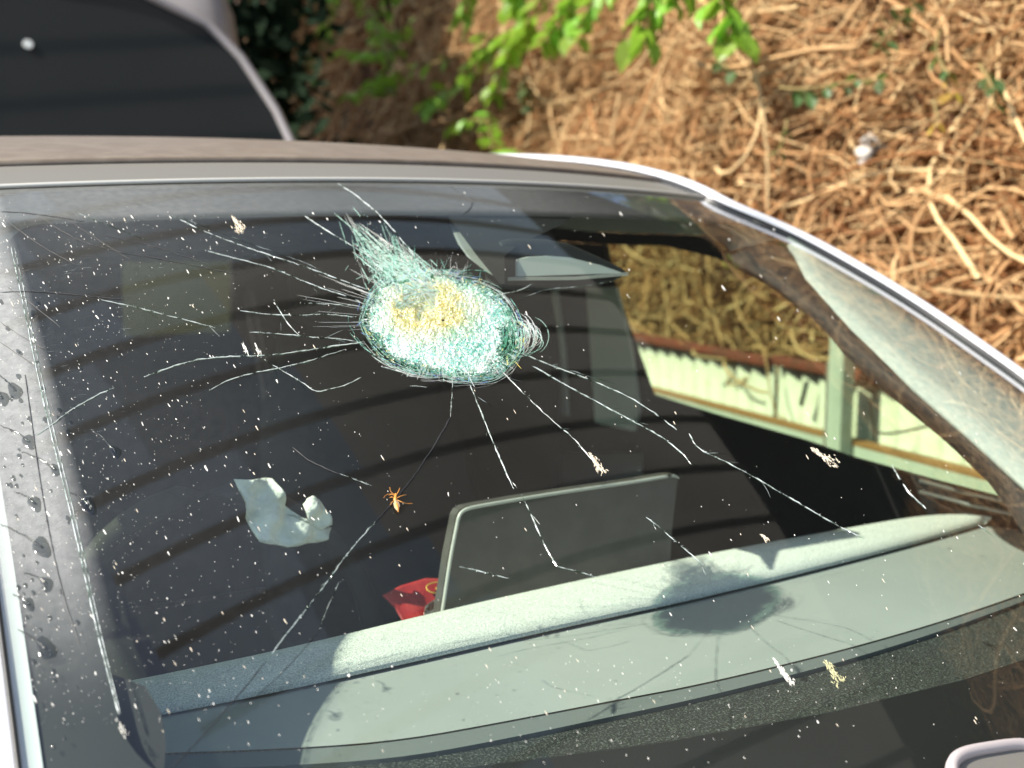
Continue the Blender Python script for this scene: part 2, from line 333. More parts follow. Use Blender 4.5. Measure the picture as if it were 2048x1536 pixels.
class MB:
    def __init__(s): s.v = []; s.f = []; s.n = 0
    def add(s, V, F):
        V = np.asarray(V, float); s.v.append(V); s.f += [tuple(i+s.n for i in f) for f in F]; s.n += len(V)
    def box(s, c, d, yaw=0):
        c = np.array(c, float); hx, hy, hz = np.array(d)/2
        V = np.array([(x, y, z) for z in (-hz, hz) for y in (-hy, hy) for x in (-hx, hx)])
        cs, sn = math.cos(yaw), math.sin(yaw); R = np.array([[cs, -sn, 0], [sn, cs, 0], [0, 0, 1]])
        s.add(V@R.T+c, [(0, 2, 3, 1), (4, 5, 7, 6), (0, 1, 5, 4), (2, 6, 7, 3), (0, 4, 6, 2), (1, 3, 7, 5)])
    def tube(s, P, r, sides=5, cap=True):
        P = np.asarray(P, float); n = len(P); r = np.broadcast_to(np.asarray(r, float), (n,))
        T = np.gradient(P, axis=0); T /= np.linalg.norm(T, axis=1, keepdims=True)+1e-12
        a = np.array([0, 0, 1.]) if abs(T[0][2]) < .9 else np.array([1., 0, 0])
        A = np.cross(T, a); A /= np.linalg.norm(A, axis=1, keepdims=True)+1e-12; B = np.cross(T, A)
        th = np.arange(sides)*2*math.pi/sides
        V = (P[:, None]+r[:, None, None]*(np.cos(th)[None, :, None]*A[:, None]+np.sin(th)[None, :, None]*B[:, None])).reshape(-1, 3)
        F = grid_faces(sides, n, 0, True)
        if cap: F += [tuple(range(sides))[::-1], tuple(range((n-1)*sides, n*sides))]
        s.add(V, F)
    def slab(s, P, d):
        """polygon P extruded along vector d"""
        P = np.asarray(P, float); n = len(P); V = np.concatenate([P, P+np.asarray(d, float)])
        F = [tuple(range(n)), tuple(range(n, 2*n))[::-1]]+[(i, i+n, (i+1) % n+n, (i+1) % n) for i in range(n)]
        s.add(V, F)
    def build(s, name, m, parent=None, smooth=False, **p):
        return mesh(name, np.concatenate(s.v), s.f, m, parent, smooth, **p)
def bevel(o, w, seg=2):
    b = o.modifiers.new('bevel', 'BEVEL'); b.width = w; b.segments = seg; b.limit_method = 'ANGLE'; return o
def solid(o, t, off=-1):
    b = o.modifiers.new('solidify', 'SOLIDIFY'); b.thickness = t; b.offset = off; return o
def resample(pts, n):
    pts = np.asarray(pts, float); d = np.r_[0, np.cumsum(np.linalg.norm(np.diff(pts, axis=0), axis=1))]
    u = np.linspace(0, d[-1], n); return np.stack([np.interp(u, d, pts[:, k]) for k in range(pts.shape[1])], 1)
def smoothed(pts, it=2):
    p = np.asarray(pts, float)
    for _ in range(it):
        q = [p[0]]
        for a, b in zip(p[:-1], p[1:]): q += [a*.75+b*.25, a*.25+b*.75]
        q.append(p[-1]); p = np.array(q)
    return p

# ============================================================ SETTING
mesh('ground', [(-400, -400, 0), (400, -400, 0), (400, 400, 0), (-400, 400, 0)], [(0, 1, 2, 3)], M['ground'], kind='structure')
FD = np.array([math.sin(math.radians(13.2)), math.cos(math.radians(13.2)), 0.0]); FN = np.array([-FD[1], FD[0], 0.0])   # FN points to the car
FP = np.array([1.62, 1.67, 0.0])
def bank(u, h, out=0.0):
    """u metres along the fence, h metres above ground; returns a point of the bank face"""
    u = np.asarray(u, float); h = np.asarray(h, float)
    h = np.minimum(h, 2.45+1.75*np.clip((u-1.5)/3.5, 0, 1)**2*(3-2*np.clip((u-1.5)/3.5, 0, 1)))
    back = .16+np.maximum(h-1.0, 0)*.36 + .10*np.sin(u*2.1+h*1.3)+.07*np.sin(u*4.7-h*3.1)
    P = FP+u[..., None]*FD-(back-out)[..., None]*FN; P[..., 2] = h; return P
nu_, nh_ = 150, 40
uu, hh = np.meshgrid(np.linspace(-6, 16, nu_), np.linspace(-.2, 4.2, nh_))
V = bank(uu.ravel(), hh.ravel(), -.16)+rng.normal(0, .035, (nu_*nh_, 3))
Vt = V[-nu_:].copy()-FN*30; Vt[:, 2] = 4.6
mesh('earth_bank', np.concatenate([V, Vt]), grid_faces(nu_, nh_+1), M['earth'], smooth=True, kind='structure')

# ============================================================ DRY VINES
def cane_cloud(n, umin, umax, hmin, hmax, lmin, lmax, rmin, rmax, seed, out=(-.12, .10), toneshift=0.0, seg=10):
    g = np.random.default_rng(seed); sides = 4
    u = g.uniform(umin, umax, n); h = g.uniform(hmin, hmax, n); o = g.uniform(out[0], out[1], n)
    ang = g.normal(0, .55, n)+np.where(g.random(n) < .3, 1.35, 0.12)
    ln = g.uniform(lmin, lmax, n); curv = g.normal(0, 1.7, n); r0 = g.uniform(rmin, rmax, n)
    k = np.linspace(0, 1, seg)
    U = np.zeros((n, seg)); Hh = np.zeros((n, seg)); O = np.zeros((n, seg)); a = ang[:, None]+curv[:, None]*(k-.5)+.25*np.sin(k*9+u[:, None]*7)
    st = ln[:, None]/seg
    U = u[:, None]+np.cumsum(np.cos(a)*st, 1)*np.where(g.random(n) < .5, 1, -1)[:, None]; Hh = h[:, None]+np.cumsum(np.sin(a)*st, 1)-.10*ln[:, None]*k**2
    O = o[:, None]+.07*np.sin(k*g.uniform(2, 6, n)[:, None]+g.uniform(0, 6, n)[:, None])
    Hh = np.maximum(Hh, .82+.1*np.sin(U*9))
    P = bank(U, Hh, 0)+FN*O[..., None]
    T = np.gradient(P, axis=1); T /= np.linalg.norm(T, axis=2, keepdims=True)+1e-9
    A = np.cross(T, np.broadcast_to(FN, T.shape)); A /= np.linalg.norm(A, axis=2, keepdims=True)+1e-9; B = np.cross(T, A)
    r = r0[:, None]*(1-.45*k)
    th = np.arange(sides)*2*math.pi/sides
    V = P[:, :, None]+r[:, :, None, None]*(np.cos(th)[None, None, :, None]*A[:, :, None]+np.sin(th)[None, None, :, None]*B[:, :, None])
    V = V.reshape(-1, 3)
    i, j, s_ = np.meshgrid(np.arange(n), np.arange(seg-1), np.arange(sides), indexing='ij')
    base = (i*seg+j)*sides; s2 = (s_+1) % sides
    Fq = np.stack([base+s_, base+s2, base+sides+s2, base+sides+s_], -1).reshape(-1, 4)
    tone = np.clip(g.normal(.54, .24, n)+toneshift, 0, 1)
    return V, Fq, np.repeat(tone, seg*sides)
def cloud_obj(name, parts, m, **props):
    off = 0; Vs = []; Fs = []; Ts = []
    for V, Fq, T in parts: Vs.append(V); Fs.append(Fq+off); Ts.append(T); off += len(V)
    V = np.concatenate(Vs); Fq = np.concatenate(Fs); T = np.concatenate(Ts)
    me = bpy.data.meshes.new(name); me.vertices.add(len(V)); me.vertices.foreach_set('co', V.astype(np.float32).ravel())
    me.loops.add(Fq.size); me.loops.foreach_set('vertex_index', Fq.astype(np.int32).ravel())
    me.polygons.add(len(Fq)); me.polygons.foreach_set('loop_start', np.arange(0, Fq.size, 4, dtype=np.int32)); me.polygons.foreach_set('loop_total', np.full(len(Fq), 4, np.int32))
    me.polygons.foreach_set('use_smooth', np.ones(len(Fq), bool))
    me.update(); me.validate()
    at = me.attributes.new('tone', 'FLOAT', 'POINT'); at.data.foreach_set('value', T.astype(np.float32))
    me.materials.append(m); o = bpy.data.objects.new(name, me); COL.objects.link(o)
    for k, v in props.items(): o[k] = v
    return o
def litter(n, umin, umax, hmin, hmax, seed):
    g = np.random.default_rng(seed); P = bank(g.uniform(umin, umax, n), g.uniform(hmin, hmax, n), g.uniform(-.08, .12, n))
    a = g.normal(0, 1, (n, 3)); a /= np.linalg.norm(a, axis=1, keepdims=True); b_ = np.cross(a, g.normal(0, 1, (n, 3))); b_ /= np.linalg.norm(b_, axis=1, keepdims=True); s_ = g.uniform(.008, .028, n)[:, None]
    V = np.stack([P+a*s_, P+b_*s_*.5+a*s_*.2, P-a*s_, P-b_*s_*.5], 1).reshape(-1, 3); return V, np.arange(4*n).reshape(-1, 4), np.repeat(np.clip(g.normal(.35, .25, n), 0, 1), 4)
cloud_obj('dry_vine_thicket', [
    cane_cloud(6600, -1.6, 5.0, .98, 3.3, .35, 1.1, .0028, .0058, 1),
    cane_cloud(6000, -1.6, 5.0, .98, 3.3, .10, .4, .0018, .0042, 2, out=(-.10, .16), toneshift=.12, seg=6),
    cane_cloud(1800, 4.0, 11.0, .98, 4.1, .5, 1.4, .006, .011, 3, toneshift=-.12),
    cane_cloud(9000, -1.6, 4.0, .98, 3.0, .05, .25, .001, .0026, 8, out=(-.06, .18), toneshift=.08, seg=4),
    litter(9000, -1.6, 6.0, .98, 3.2, 9),
    cane_cloud(300, -1.6, 6.0, 1.2, 3.2, .5, 1.3, .005, .0095, 4, out=(.02, .16), toneshift=.15),
    cane_cloud(190, -1.4, 3.2, 1.04, 1.26, .15, .6, .003, .006, 6, out=(.10, .24)),
    cane_cloud(1100, -1.4, 2.6, .9, 1.6, .3, .9, .004, .0085, 5, out=(-.05, .12), toneshift=-.03)],
    M['vine'], label='tangled mass of dry brown vine canes sprawling over the bank behind the fence', category='dry vines', kind='stuff')

def on_bank(x, y, out=.15):
    """where the sight line through a pixel meets the bank face"""
    d = ray(x, y); lo, hi = 1.5, 14.0
    def f(k):
        P = CAMP+d*k; q = P-FP; u = q@FD; return (q@(-FN))-((bank(np.array([u]), np.array([P[2]]), out)[0]-FP)@(-FN))
    for _ in range(50):
        mid = (lo+hi)/2
        if f(mid) > 0: hi = mid
        else: lo = mid
    return CAMP+d*lo

# dark leaf screen added beyond the bank to block the sky mirrored in the glass
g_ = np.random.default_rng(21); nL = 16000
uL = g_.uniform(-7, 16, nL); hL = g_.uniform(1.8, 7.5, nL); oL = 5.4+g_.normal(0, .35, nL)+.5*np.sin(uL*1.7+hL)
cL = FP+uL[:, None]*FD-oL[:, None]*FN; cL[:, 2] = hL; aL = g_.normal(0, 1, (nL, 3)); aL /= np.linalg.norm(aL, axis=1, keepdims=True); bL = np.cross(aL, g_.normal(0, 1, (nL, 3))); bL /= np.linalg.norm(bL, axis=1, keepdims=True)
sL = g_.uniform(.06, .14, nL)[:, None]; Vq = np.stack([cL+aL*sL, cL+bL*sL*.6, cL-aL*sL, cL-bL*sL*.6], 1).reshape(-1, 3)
cloud_obj('added_leaf_screen', [(Vq, np.arange(4*nL).reshape(-1, 4), np.zeros(4*nL))], M['leafdark'], label='unseen dark leaf screen added beyond the dry vine bank to block mirrored sky', category='leaf_screen', kind='stuff')
V = []
for z in (1.0, 7.8):
    for u in np.linspace(-8, 17, 30): p = FP+FD*u-FN*(6.4+.3*math.sin(u*2)); V.append((p[0], p[1], z))
mesh('screen_backing', V, grid_faces(30, 2), M['earth'], smooth=True, kind='structure')  # dark backing added behind the leaf screen, out of direct view

# prominent single canes
for lab, pts, r in [
    ('pale arched cane bending left and down below the green leaves', [(1056, 290), (1062, 200), (1085, 140), (1125, 98), (1180, 78), (1215, 62)], .011),
    ('thin yellowish cane looping beneath the bright leaves', [(1030, 130), (1060, 82), (1110, 95), (1170, 118), (1230, 108), (1275, 92)], .007),
    ('long orange cane slanting down from the branch to the left', [(1320, 60), (1290, 120), (1250, 160), (1180, 190), (1080, 210)], .010),
    ('upright tan cane dropping to the white pillar rim', [(1500, 120), (1522, 180), (1530, 260), (1536, 340), (1535, 420)], .009),
    ('pale cane curved like a shallow bowl in the upper thicket', [(1380, 118), (1430, 142), (1500, 150), (1550, 145), (1600, 122)], .008),
    ('straight orange cane falling to the left of the white rag', [(1450, 70), (1490, 130), (1520, 180)], .009),
    ('brown cane crossing low at the right edge above the pillar', [(1790, 575), (1880, 580), (1970, 592), (2060, 600)], .010),
    ('pale forked cane leaning against the thicket near the roof edge', [(1240, 190), (1228, 240), (1222, 290)], .008)]:
    P = smoothed([on_bank(x, y, .20+.0*i) for i, (x, y) in enumerate(pts)], 3)
    b = MB(); b.tube(P+rng.normal(0, .0015, P.shape), np.linspace(r*.72, r*.45, len(P))*rng.uniform(.8, 1.2, len(P)), 7)
    b.build('vine_cane', M['canepale'], smooth=True, label=lab, category='cane', group='single canes on the thicket')

# leafy branches
lv = np.array([(0, 0, 0), (.30, .25, .02), (.36, .5, .03), (.24, .8, .0), (0, 1, -.10), (-.24, .8, .0), (-.36, .5, .03), (-.30, .25, .02), (0, .5, -.04), (0, .25, -.02), (0, .8, -.05)])
lf = [(0, 1, 9), (1, 2, 8, 9), (2, 3, 10, 8), (3, 4, 10), (4, 5, 10), (5, 6, 8, 10), (6, 7, 9, 8), (7, 0, 9)]
def leafmesh(m):
    me = bpy.data.meshes.new('leaf'); me.from_pydata([tuple(v) for v in lv], [], lf); me.materials.append(m); me.update(); return me
LM = {k: leafmesh(M[k]) for k in ('leaf', 'leafdark', 'leafyel')}
def branch(label, pts, kind, n, size, out=.28, group='green leafy branches over the thicket', droop=.5):
    P = smoothed([on_bank(x, y, out) for x, y in pts], 2)
    t = thing('leafy_branch', label, 'leafy branch', group)
    b = MB(); b.tube(P, np.linspace(.005, .0025, len(P)), 5); b.build('stem', M['stem'], t, True)
    Q = resample(P, n+1)
    for i in range(n):
        for side in (-1, 1):
            o = bpy.data.objects.new('leaf', LM[kind]); COL.objects.link(o); o.parent = t
            T = Vector(Q[i+1]-Q[i]).normalized(); lat = T.cross(Vector((-.3, -.8, .45))).normalized()*side
            d = (lat*.8+T*.55+Vector((0, -.1, -droop+random.uniform(-.25, .2)))+Vector(FN)*random.uniform(-.1, .35)).normalized()
            q = d.to_track_quat('Y', 'Z'); o.rotation_mode = 'QUATERNION'
            from mathutils import Quaternion
            o.rotation_quaternion = q @ Quaternion((0, 1, 0), random.uniform(-.7, .7))
            sc = size*random.uniform(.55, 1.2); o.scale = (sc*random.uniform(.8, 1.1), sc, sc*random.uniform(.5, 3.0))
            o.location = Q[i+1]+np.array([random.uniform(-.01, .01) for _ in range(3)])
B = 'leaf'
for lab, pts, kind, n, size in [
    ('bright green leafy spray at the top beside the dark gap, leftmost of the bright ones', [(700, -60), (735, 20), (770, 95), (775, 130)], B, 5, .085),
    ('bright green spray hanging in the dark left part of the thicket', [(860, 20), (800, 60), (750, 75)], B, 4, .085),
    ('bright green spray pointing left above the roof, lowest of the left cluster', [(930, 110), (850, 130), (790, 150), (735, 170)], B, 6, .085),
    ('small pale green spray with a yellowish stem reaching furthest left', [(790, 180), (740, 182), (690, 190)], B, 3, .070),
    ('bright green spray drooping in the middle of the left cluster', [(990, 60), (960, 110), (930, 150), (925, 170)], B, 4, .09),
    ('broad bright spray arching from the top centre', [(1120, -50), (1060, 30), (1000, 80), (965, 100)], B, 6, .09),
    ('bright spray hanging straight down from the top edge left of centre', [(960, -60), (935, 0), (920, 50)], B, 4, .085),
    ('dense bright spray at the top edge in the centre', [(1180, -50), (1140, 10), (1110, 50), (1090, 80)], B, 5, .09),
    ('bright drooping spray right of the arched pale cane', [(1260, -60), (1190, -10), (1165, 40), (1160, 70)], B, 4, .09),
    ('big bright spray hanging from the top edge, fullest of the right ones', [(1330, -60), (1300, -5), (1290, 50), (1285, 80)], B, 5, .10),
    ('bright spray hanging alone from the top edge right of the fullest one', [(1440, -70), (1440, -20), (1450, 25), (1462, 60)], B, 4, .10),
    ('short bright spray at the top edge between two fuller ones', [(1390, -70), (1370, -30), (1350, 5)], B, 3, .085),
    ('bright leaves rising just above the roof edge under the vine', [(960, 330), (990, 305), (1030, 300), (1060, 312)], B, 5, .075),
    ('pale green young shoot above the roof edge leaves', [(985, 300), (980, 265), (975, 225)], B, 4, .060),
    ('small green spray low in the thicket left of the young shoot', [(960, 235), (925, 245), (895, 255)], B, 4, .065),
    ('grey green leaves beside the foot of the arched cane', [(1045, 150), (1050, 185), (1048, 215)], 'leafdark', 4, .075),
    ('bright spray filling the gap at the very top left of centre', [(800, -60), (790, -20), (770, 25)], B, 4, .085),
    ('bright spray between the arched cane and the left cluster', [(1060, 40), (1030, 75), (1010, 120)], B, 4, .08),
    ('bright spray hanging low beside the arched cane, just left of it', [(1010, 110), (1000, 150), (990, 190)], B, 3, .07),
    ('bright spray at the top edge left of the dense centre one', [(1050, -60), (1040, -20), (1020, 20)], B, 4, .09),
    ('bright spray reaching left beneath the shaded corner leaves', [(800, 95), (740, 110), (680, 100)], B, 4, .085),
    ('bright spray furthest left at the top edge, over the brown gap', [(680, -50), (665, 0), (650, 55)], B, 4, .085),
    ('bright spray low in the left cluster, just above the yellowish stem', [(900, 170), (870, 195), (845, 215)], B, 3, .075),
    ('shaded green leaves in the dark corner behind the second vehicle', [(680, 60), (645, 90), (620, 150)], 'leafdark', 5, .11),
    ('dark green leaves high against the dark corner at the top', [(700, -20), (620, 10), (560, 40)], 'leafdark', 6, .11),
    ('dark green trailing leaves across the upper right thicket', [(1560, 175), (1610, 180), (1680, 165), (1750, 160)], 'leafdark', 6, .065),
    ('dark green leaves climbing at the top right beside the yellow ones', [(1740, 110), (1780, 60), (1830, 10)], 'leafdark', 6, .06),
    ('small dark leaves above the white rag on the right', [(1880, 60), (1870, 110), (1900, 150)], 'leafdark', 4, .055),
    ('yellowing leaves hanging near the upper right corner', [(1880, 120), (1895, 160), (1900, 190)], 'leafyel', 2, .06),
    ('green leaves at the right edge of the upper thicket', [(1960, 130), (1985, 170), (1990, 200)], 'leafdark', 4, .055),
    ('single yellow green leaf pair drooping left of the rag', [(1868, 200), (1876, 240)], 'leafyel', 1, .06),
    ('small green tuft above the pillar rim beside the tan cane', [(1575, 240), (1568, 275), (1560, 300)], 'leafdark', 3, .045),
    ('green leaves low in front of the pale bowl shaped cane', [(1420, 110), (1445, 125), (1460, 140)], 'leafdark', 3, .06)]:
    branch(lab, pts, kind, int(n*2.3+1) if kind == B else n, size*(.98 if kind == B else .75), .42 if kind == B else .26)

# leafy branches further up the bank, above the frame but mirrored in the top right of the glass
on_keep = on_bank
for lab, pts in [('bright green branch high on the bank above the pillar, nearest the roof edge', [(2.5, 2.7, 2.85), (2.7, 2.9, 2.6), (2.8, 3.1, 2.35)]),
                 ('bright green branch high on the bank, second back from the pillar', [(2.7, 3.5, 3.0), (2.75, 3.8, 2.75), (2.8, 4.0, 2.5)]),
                 ('bright green branch high on the bank, nearest the bottom of the pillar', [(2.4, 2.0, 2.75), (2.5, 2.2, 2.6), (2.55, 2.4, 2.4)]),
                 ('bright green branch highest on the bank, furthest back along it', [(2.9, 4.4, 3.2), (2.9, 4.7, 2.95), (2.9, 4.9, 2.7)])]:
    on_bank = lambda x, y, o, _p=pts: np.array(_p[int(x)], float)
    branch(lab, [(i, 0) for i in range(3)], B, 9, .12)
on_bank = on_keep
# dark leaf mass added to paint the shaded gap beside the second vehicle
sh = thing('shade_filler', 'dark leaf mass added to darken the shaded gap just right of the parked van', 'shade_filler')
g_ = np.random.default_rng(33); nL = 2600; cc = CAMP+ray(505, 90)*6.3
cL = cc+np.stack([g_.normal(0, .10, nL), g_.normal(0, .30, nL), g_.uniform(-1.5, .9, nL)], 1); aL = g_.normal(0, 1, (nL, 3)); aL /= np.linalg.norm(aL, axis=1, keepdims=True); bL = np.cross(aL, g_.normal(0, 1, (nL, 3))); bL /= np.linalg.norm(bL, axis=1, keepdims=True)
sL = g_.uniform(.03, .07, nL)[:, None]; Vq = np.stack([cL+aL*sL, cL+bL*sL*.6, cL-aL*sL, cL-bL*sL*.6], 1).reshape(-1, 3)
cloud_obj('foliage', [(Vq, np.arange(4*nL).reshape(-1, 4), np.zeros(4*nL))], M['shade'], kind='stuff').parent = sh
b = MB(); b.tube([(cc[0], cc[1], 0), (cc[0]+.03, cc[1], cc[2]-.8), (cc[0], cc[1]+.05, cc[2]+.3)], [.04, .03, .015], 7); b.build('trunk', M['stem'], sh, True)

# white rag caught in the vines
c = on_bank(1740, 300, .16); V = []; 
for j in range(7):
    for i in range(7):
        a, b_ = (i-3)/3, (j-3)/3
        V.append(c+np.array([.032*a+.01*math.sin(b_*5), .02*math.sin(a*4+b_*3), .034*b_+.010*math.cos(a*6)])+rng.normal(0, .005, 3))
o = mesh('rag', V, grid_faces(7, 7), M['rag'], smooth=True, label='small crumpled white rag caught among the dry canes', category='rag'); solid(o, .003)

# ============================================================ FENCE
fence = thing('corrugated_fence', 'cream corrugated metal fence with mint green post and rail below the vines', 'fence')
def fpt(u, n, z): p = FP+FD*u+FN*n; p[2] = z; return p
ya = math.atan2(FD[1], FD[0])
for k in range(-2, 9):                       # corrugated sheets 1 m wide
    pitch = .076; ns = 13*6+1; xs = np.linspace(0, .985, ns)
    top = 1.045+(k % 3)*.004
    V = []
    for z in (.05, top):
        for x in xs: V.append(fpt(k*1.0+x+.3, .010*math.sin(2*math.pi*x/pitch)+(.002 if k % 2 else 0), z))
    o = mesh('corrugated_sheet', V, grid_faces(ns, 2), M['sheet'], fence, True); solid(o, .0015, 0)
for k in range(-2, 9):
    b = MB(); b.box(fpt(k*1.0+.3+.49, .012, 1.047+(k % 3)*.004), (.975, .04, .024), ya); bevel(b.build('cap', M['capred'], fence), .006)
for z in (.872, .35):
    for k in range(-1, 4):
        b = MB(); b.box(fpt(k*2.4+.05+1.2-1.17, .052, z), (2.345, .05, .072), ya); bevel(b.build('rail', M['mint'], fence), .004)
        b = MB(); b.box(fpt(k*2.4+.05+1.2-1.17, .058, z+.0405), (2.345, .040, .008), ya); b.build('rail_edge', M['rust'], fence)
# the post stands where the photograph shows it
d = ray(1690, 820); q = CAMP-FP
k_ = (.085-(q@FN))/(d@FN); PP = CAMP+d*k_; upost = (PP-FP)@FD
for k in range(-1, 4):
    b = MB(); b.box(fpt(upost+k*2.4, .098, .56), (.055, .035, 1.18), ya); bevel(b.build('post', M['mint'], fence), .004)
    b = MB(); b.box(fpt(upost+k*2.4+.043, .09, .54), (.03, .02, 1.1), ya); b.build('post_strip', M['beam'], fence)
b = MB(); P = smoothed([fpt(upost-.13, .11, 1.03), fpt(upost-.14, .115, .98), fpt(upost-.16, .11, .95), fpt(upost-.30, .09, .99), fpt(upost-.42, .06, 1.04)], 2)
b.tube(P, .003, 5); b.build('wire', M['rubber'], fence, True)
for du in (.24,):
    b = MB(); b.tube([fpt(upost+du, .03, 1.02), fpt(upost+du+.015, .035, .96)], .006, 6); b.build('hook', M['rubber'], fence, True)

# ============================================================ CANOPY overhead (seen in the glass)
can = thing('canopy', 'high canopy of brown translucent sheets on dark beams above the car', 'canopy')
CZ = 5.2+H; X0, X1 = -.72, 4.7
sp = .507
for k in range(-4, 20):
    y0 = k*sp+.12*1
    V = [(X0, y0-.35, CZ), (X1, y0+.85-.35, CZ), (X1, y0+.85+sp-.35-.01, CZ), (X0, y0+sp-.35-.01, CZ)]
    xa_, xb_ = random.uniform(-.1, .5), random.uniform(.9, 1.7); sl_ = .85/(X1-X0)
    for q0, q1, mm_ in ((X0, xa_, 'canopysky'), (xa_, xb_, 'canopyhaze'), (xb_, X1, 'canopyhaze' if k > 6 else 'canopy')):  # blue bands imitate mirrored sky, stepping over to brown
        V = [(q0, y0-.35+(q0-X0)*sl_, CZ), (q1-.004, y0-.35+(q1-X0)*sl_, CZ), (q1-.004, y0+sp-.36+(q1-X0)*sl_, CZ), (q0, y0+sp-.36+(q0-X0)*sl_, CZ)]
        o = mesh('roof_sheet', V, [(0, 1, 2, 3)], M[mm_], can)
    b = MB(); b.slab([(X0, y0-.35-.036, CZ-.03), (X1, y0+.5-.036, CZ-.03), (X1, y0+.5+.036, CZ-.03), (X0, y0-.35+.036, CZ-.03)], (0, 0, -.05)); b.build('beam', M['beam'], can)
V = [(-3.4, 6.1, CZ+.12), (6.4, 6.8, CZ+.12), (6.4, 12.0, CZ+.12), (-3.4, 12.0, CZ+.12)]  # unseen roof added to shade the far bank
b = MB(); b.slab(V, (0, 0, .02)); b.build('added_dark_sheet', M['interior'], can)
V = [(4.72, -5, CZ+.02), (11.5, -5, CZ+.02), (11.5, 6.6, CZ+.02), (4.72, 6.6, CZ+.02)]  # unseen dark sheet added to darken what the right glass mirrors
b = MB(); b.slab(V, (0, 0, .02)); b.build('added_dark_sheet', M['interior'], can)
for x, y in ((7.4, -1.2), (7.4, 7.6)):
    b = MB(); b.box((x, y, (CZ-.1)/2), (.1, .1, CZ-.1)); b.build('post', M['beam'], can)

# ============================================================ SECOND VEHICLE
van = thing('parked_van', 'grey van with dark windscreen parked behind the cracked car', 'van')
VY = 3.9
def vpt(x, y): return on_plane(x, y, (0, VY, 1.6), (0, 1, -.42))
k0 = vpt(580, 275); k1 = vpt(440, 65); k2 = vpt(300, 0); 
xc = k0[0]-.92
half = [(k0[0]+.05, 1.25), (k0[0], k0[2]), (k1[0], k1[2]), (k2[0], k2[2]), (xc+.35, k2[2]+.07), (xc, k2[2]+.09)]
full = half+[(2*xc-x, z) for x, z in half[::-1][1:]]
def vy(z): return VY+.42*(z-1.6)
V = [(x, vy(z), z) for x, z in full]
o = mesh('windscreen', V, [tuple(range(len(V)))], M['van_glass'], van); 
rim = MB(); rim.tube(smoothed([np.array(v)+np.array((.010 if v[0] > xc else -.010, -.004, .006)) for v in V], 1), .016, 8, False); rim.build('windscreen_surround', M['greypaint'], van, True)
# body: rings along y
def vring(y, w, ztop, zb=.35, rr=.28):
    pts = []
    for a in np.linspace(0, math.pi/2, 6): pts.append((xc+w-rr+rr*math.cos(a), y, ztop-rr+rr*math.sin(a)))
    pts = [(xc+w+.02, y, zb), (xc+w+.02, y, 1.2)]+pts
    return pts+[(2*xc-p[0], p[1], p[2]) for p in pts[::-1]]
rings = []
top = full[5][1]
for y, w_, zt, rr in [(VY-.9, .78, 1.02, .12), (VY-.7, .86, 1.16, .14), (VY-.12, .92, 1.27, .14), (VY+.02, .93, 1.62, .16), (vy(2.0), .83, 2.03, .22), (vy(top)+.02, .84, top+.06, .22), (VY+1.4, .88, top+.12, .26), (VY+4.2, .88, top+.10, .26), (VY+4.4, .85, top, .26)]:
    rings.append([(p[0], p[1]+.012, p[2]-.012) for p in vring(y, w_, zt, .35, rr)])
nr = len(rings[0]); V = [p for r in rings for p in r]
mesh('body', V, grid_faces(nr, len(rings))+[tuple(range(nr))[::-1], tuple(range((len(rings)-1)*nr, len(rings)*nr))], M['greypaint'], van, True)
b = MB(); b.box((xc, VY-.93, .78), (1.0, .04, .22)); bevel(b.build('grille', M['rubber'], van), .02)
for k in range(4):
    b = MB(); b.box((xc, VY-.955, .71+k*.05), (.96, .02, .014)); b.build('grille_slat', M['chrome_dull'], van)
for sx in (-1, 1):
    b = MB(); b.box((xc+sx*.62, VY-.9, .82), (.24, .06, .14)); bevel(b.build('headlight', M['lamp'], van), .03, 3)
    b = MB(); b.box((xc+sx*.97, VY+.35, 1.42), (.09, .14, .24)); bevel(b.build('door_mirror', M['greypaint'], van), .03, 3)
    V = [(xc+sx*.905, VY+.55, 1.40), (xc+sx*.905, VY+1.25, 1.40), (xc+sx*.895, VY+1.25, 1.95), (xc+sx*.895, VY+.72, 1.95)]
    b = MB(); b.slab(V, (sx*.006, 0, 0)); b.build('side_window', M['van_glass'], van)
    for y in (VY-.25, VY+3.3):
        b = MB(); P = [(xc+sx*.80, y, .33), (xc+sx*1.0, y, .33)]; b.tube(P, .33, 24); b.build('wheel', M['tyre'], van)
b = MB(); p = vpt(55, 88)-np.array((0, .006, 0)); e1 = np.array((1, 0, 0)); e2 = np.array((0, .42, 1))/math.hypot(.42, 1)
V = [p+.0155*(math.cos(a)*e1+math.sin(a)*e2) for a in np.linspace(0, 2*math.pi, 16, endpoint=False)]; b.slab(V, (0, .004, -.001)); b.build('white_dot', M['white_dot'], van)  # plain white disc on the van glass

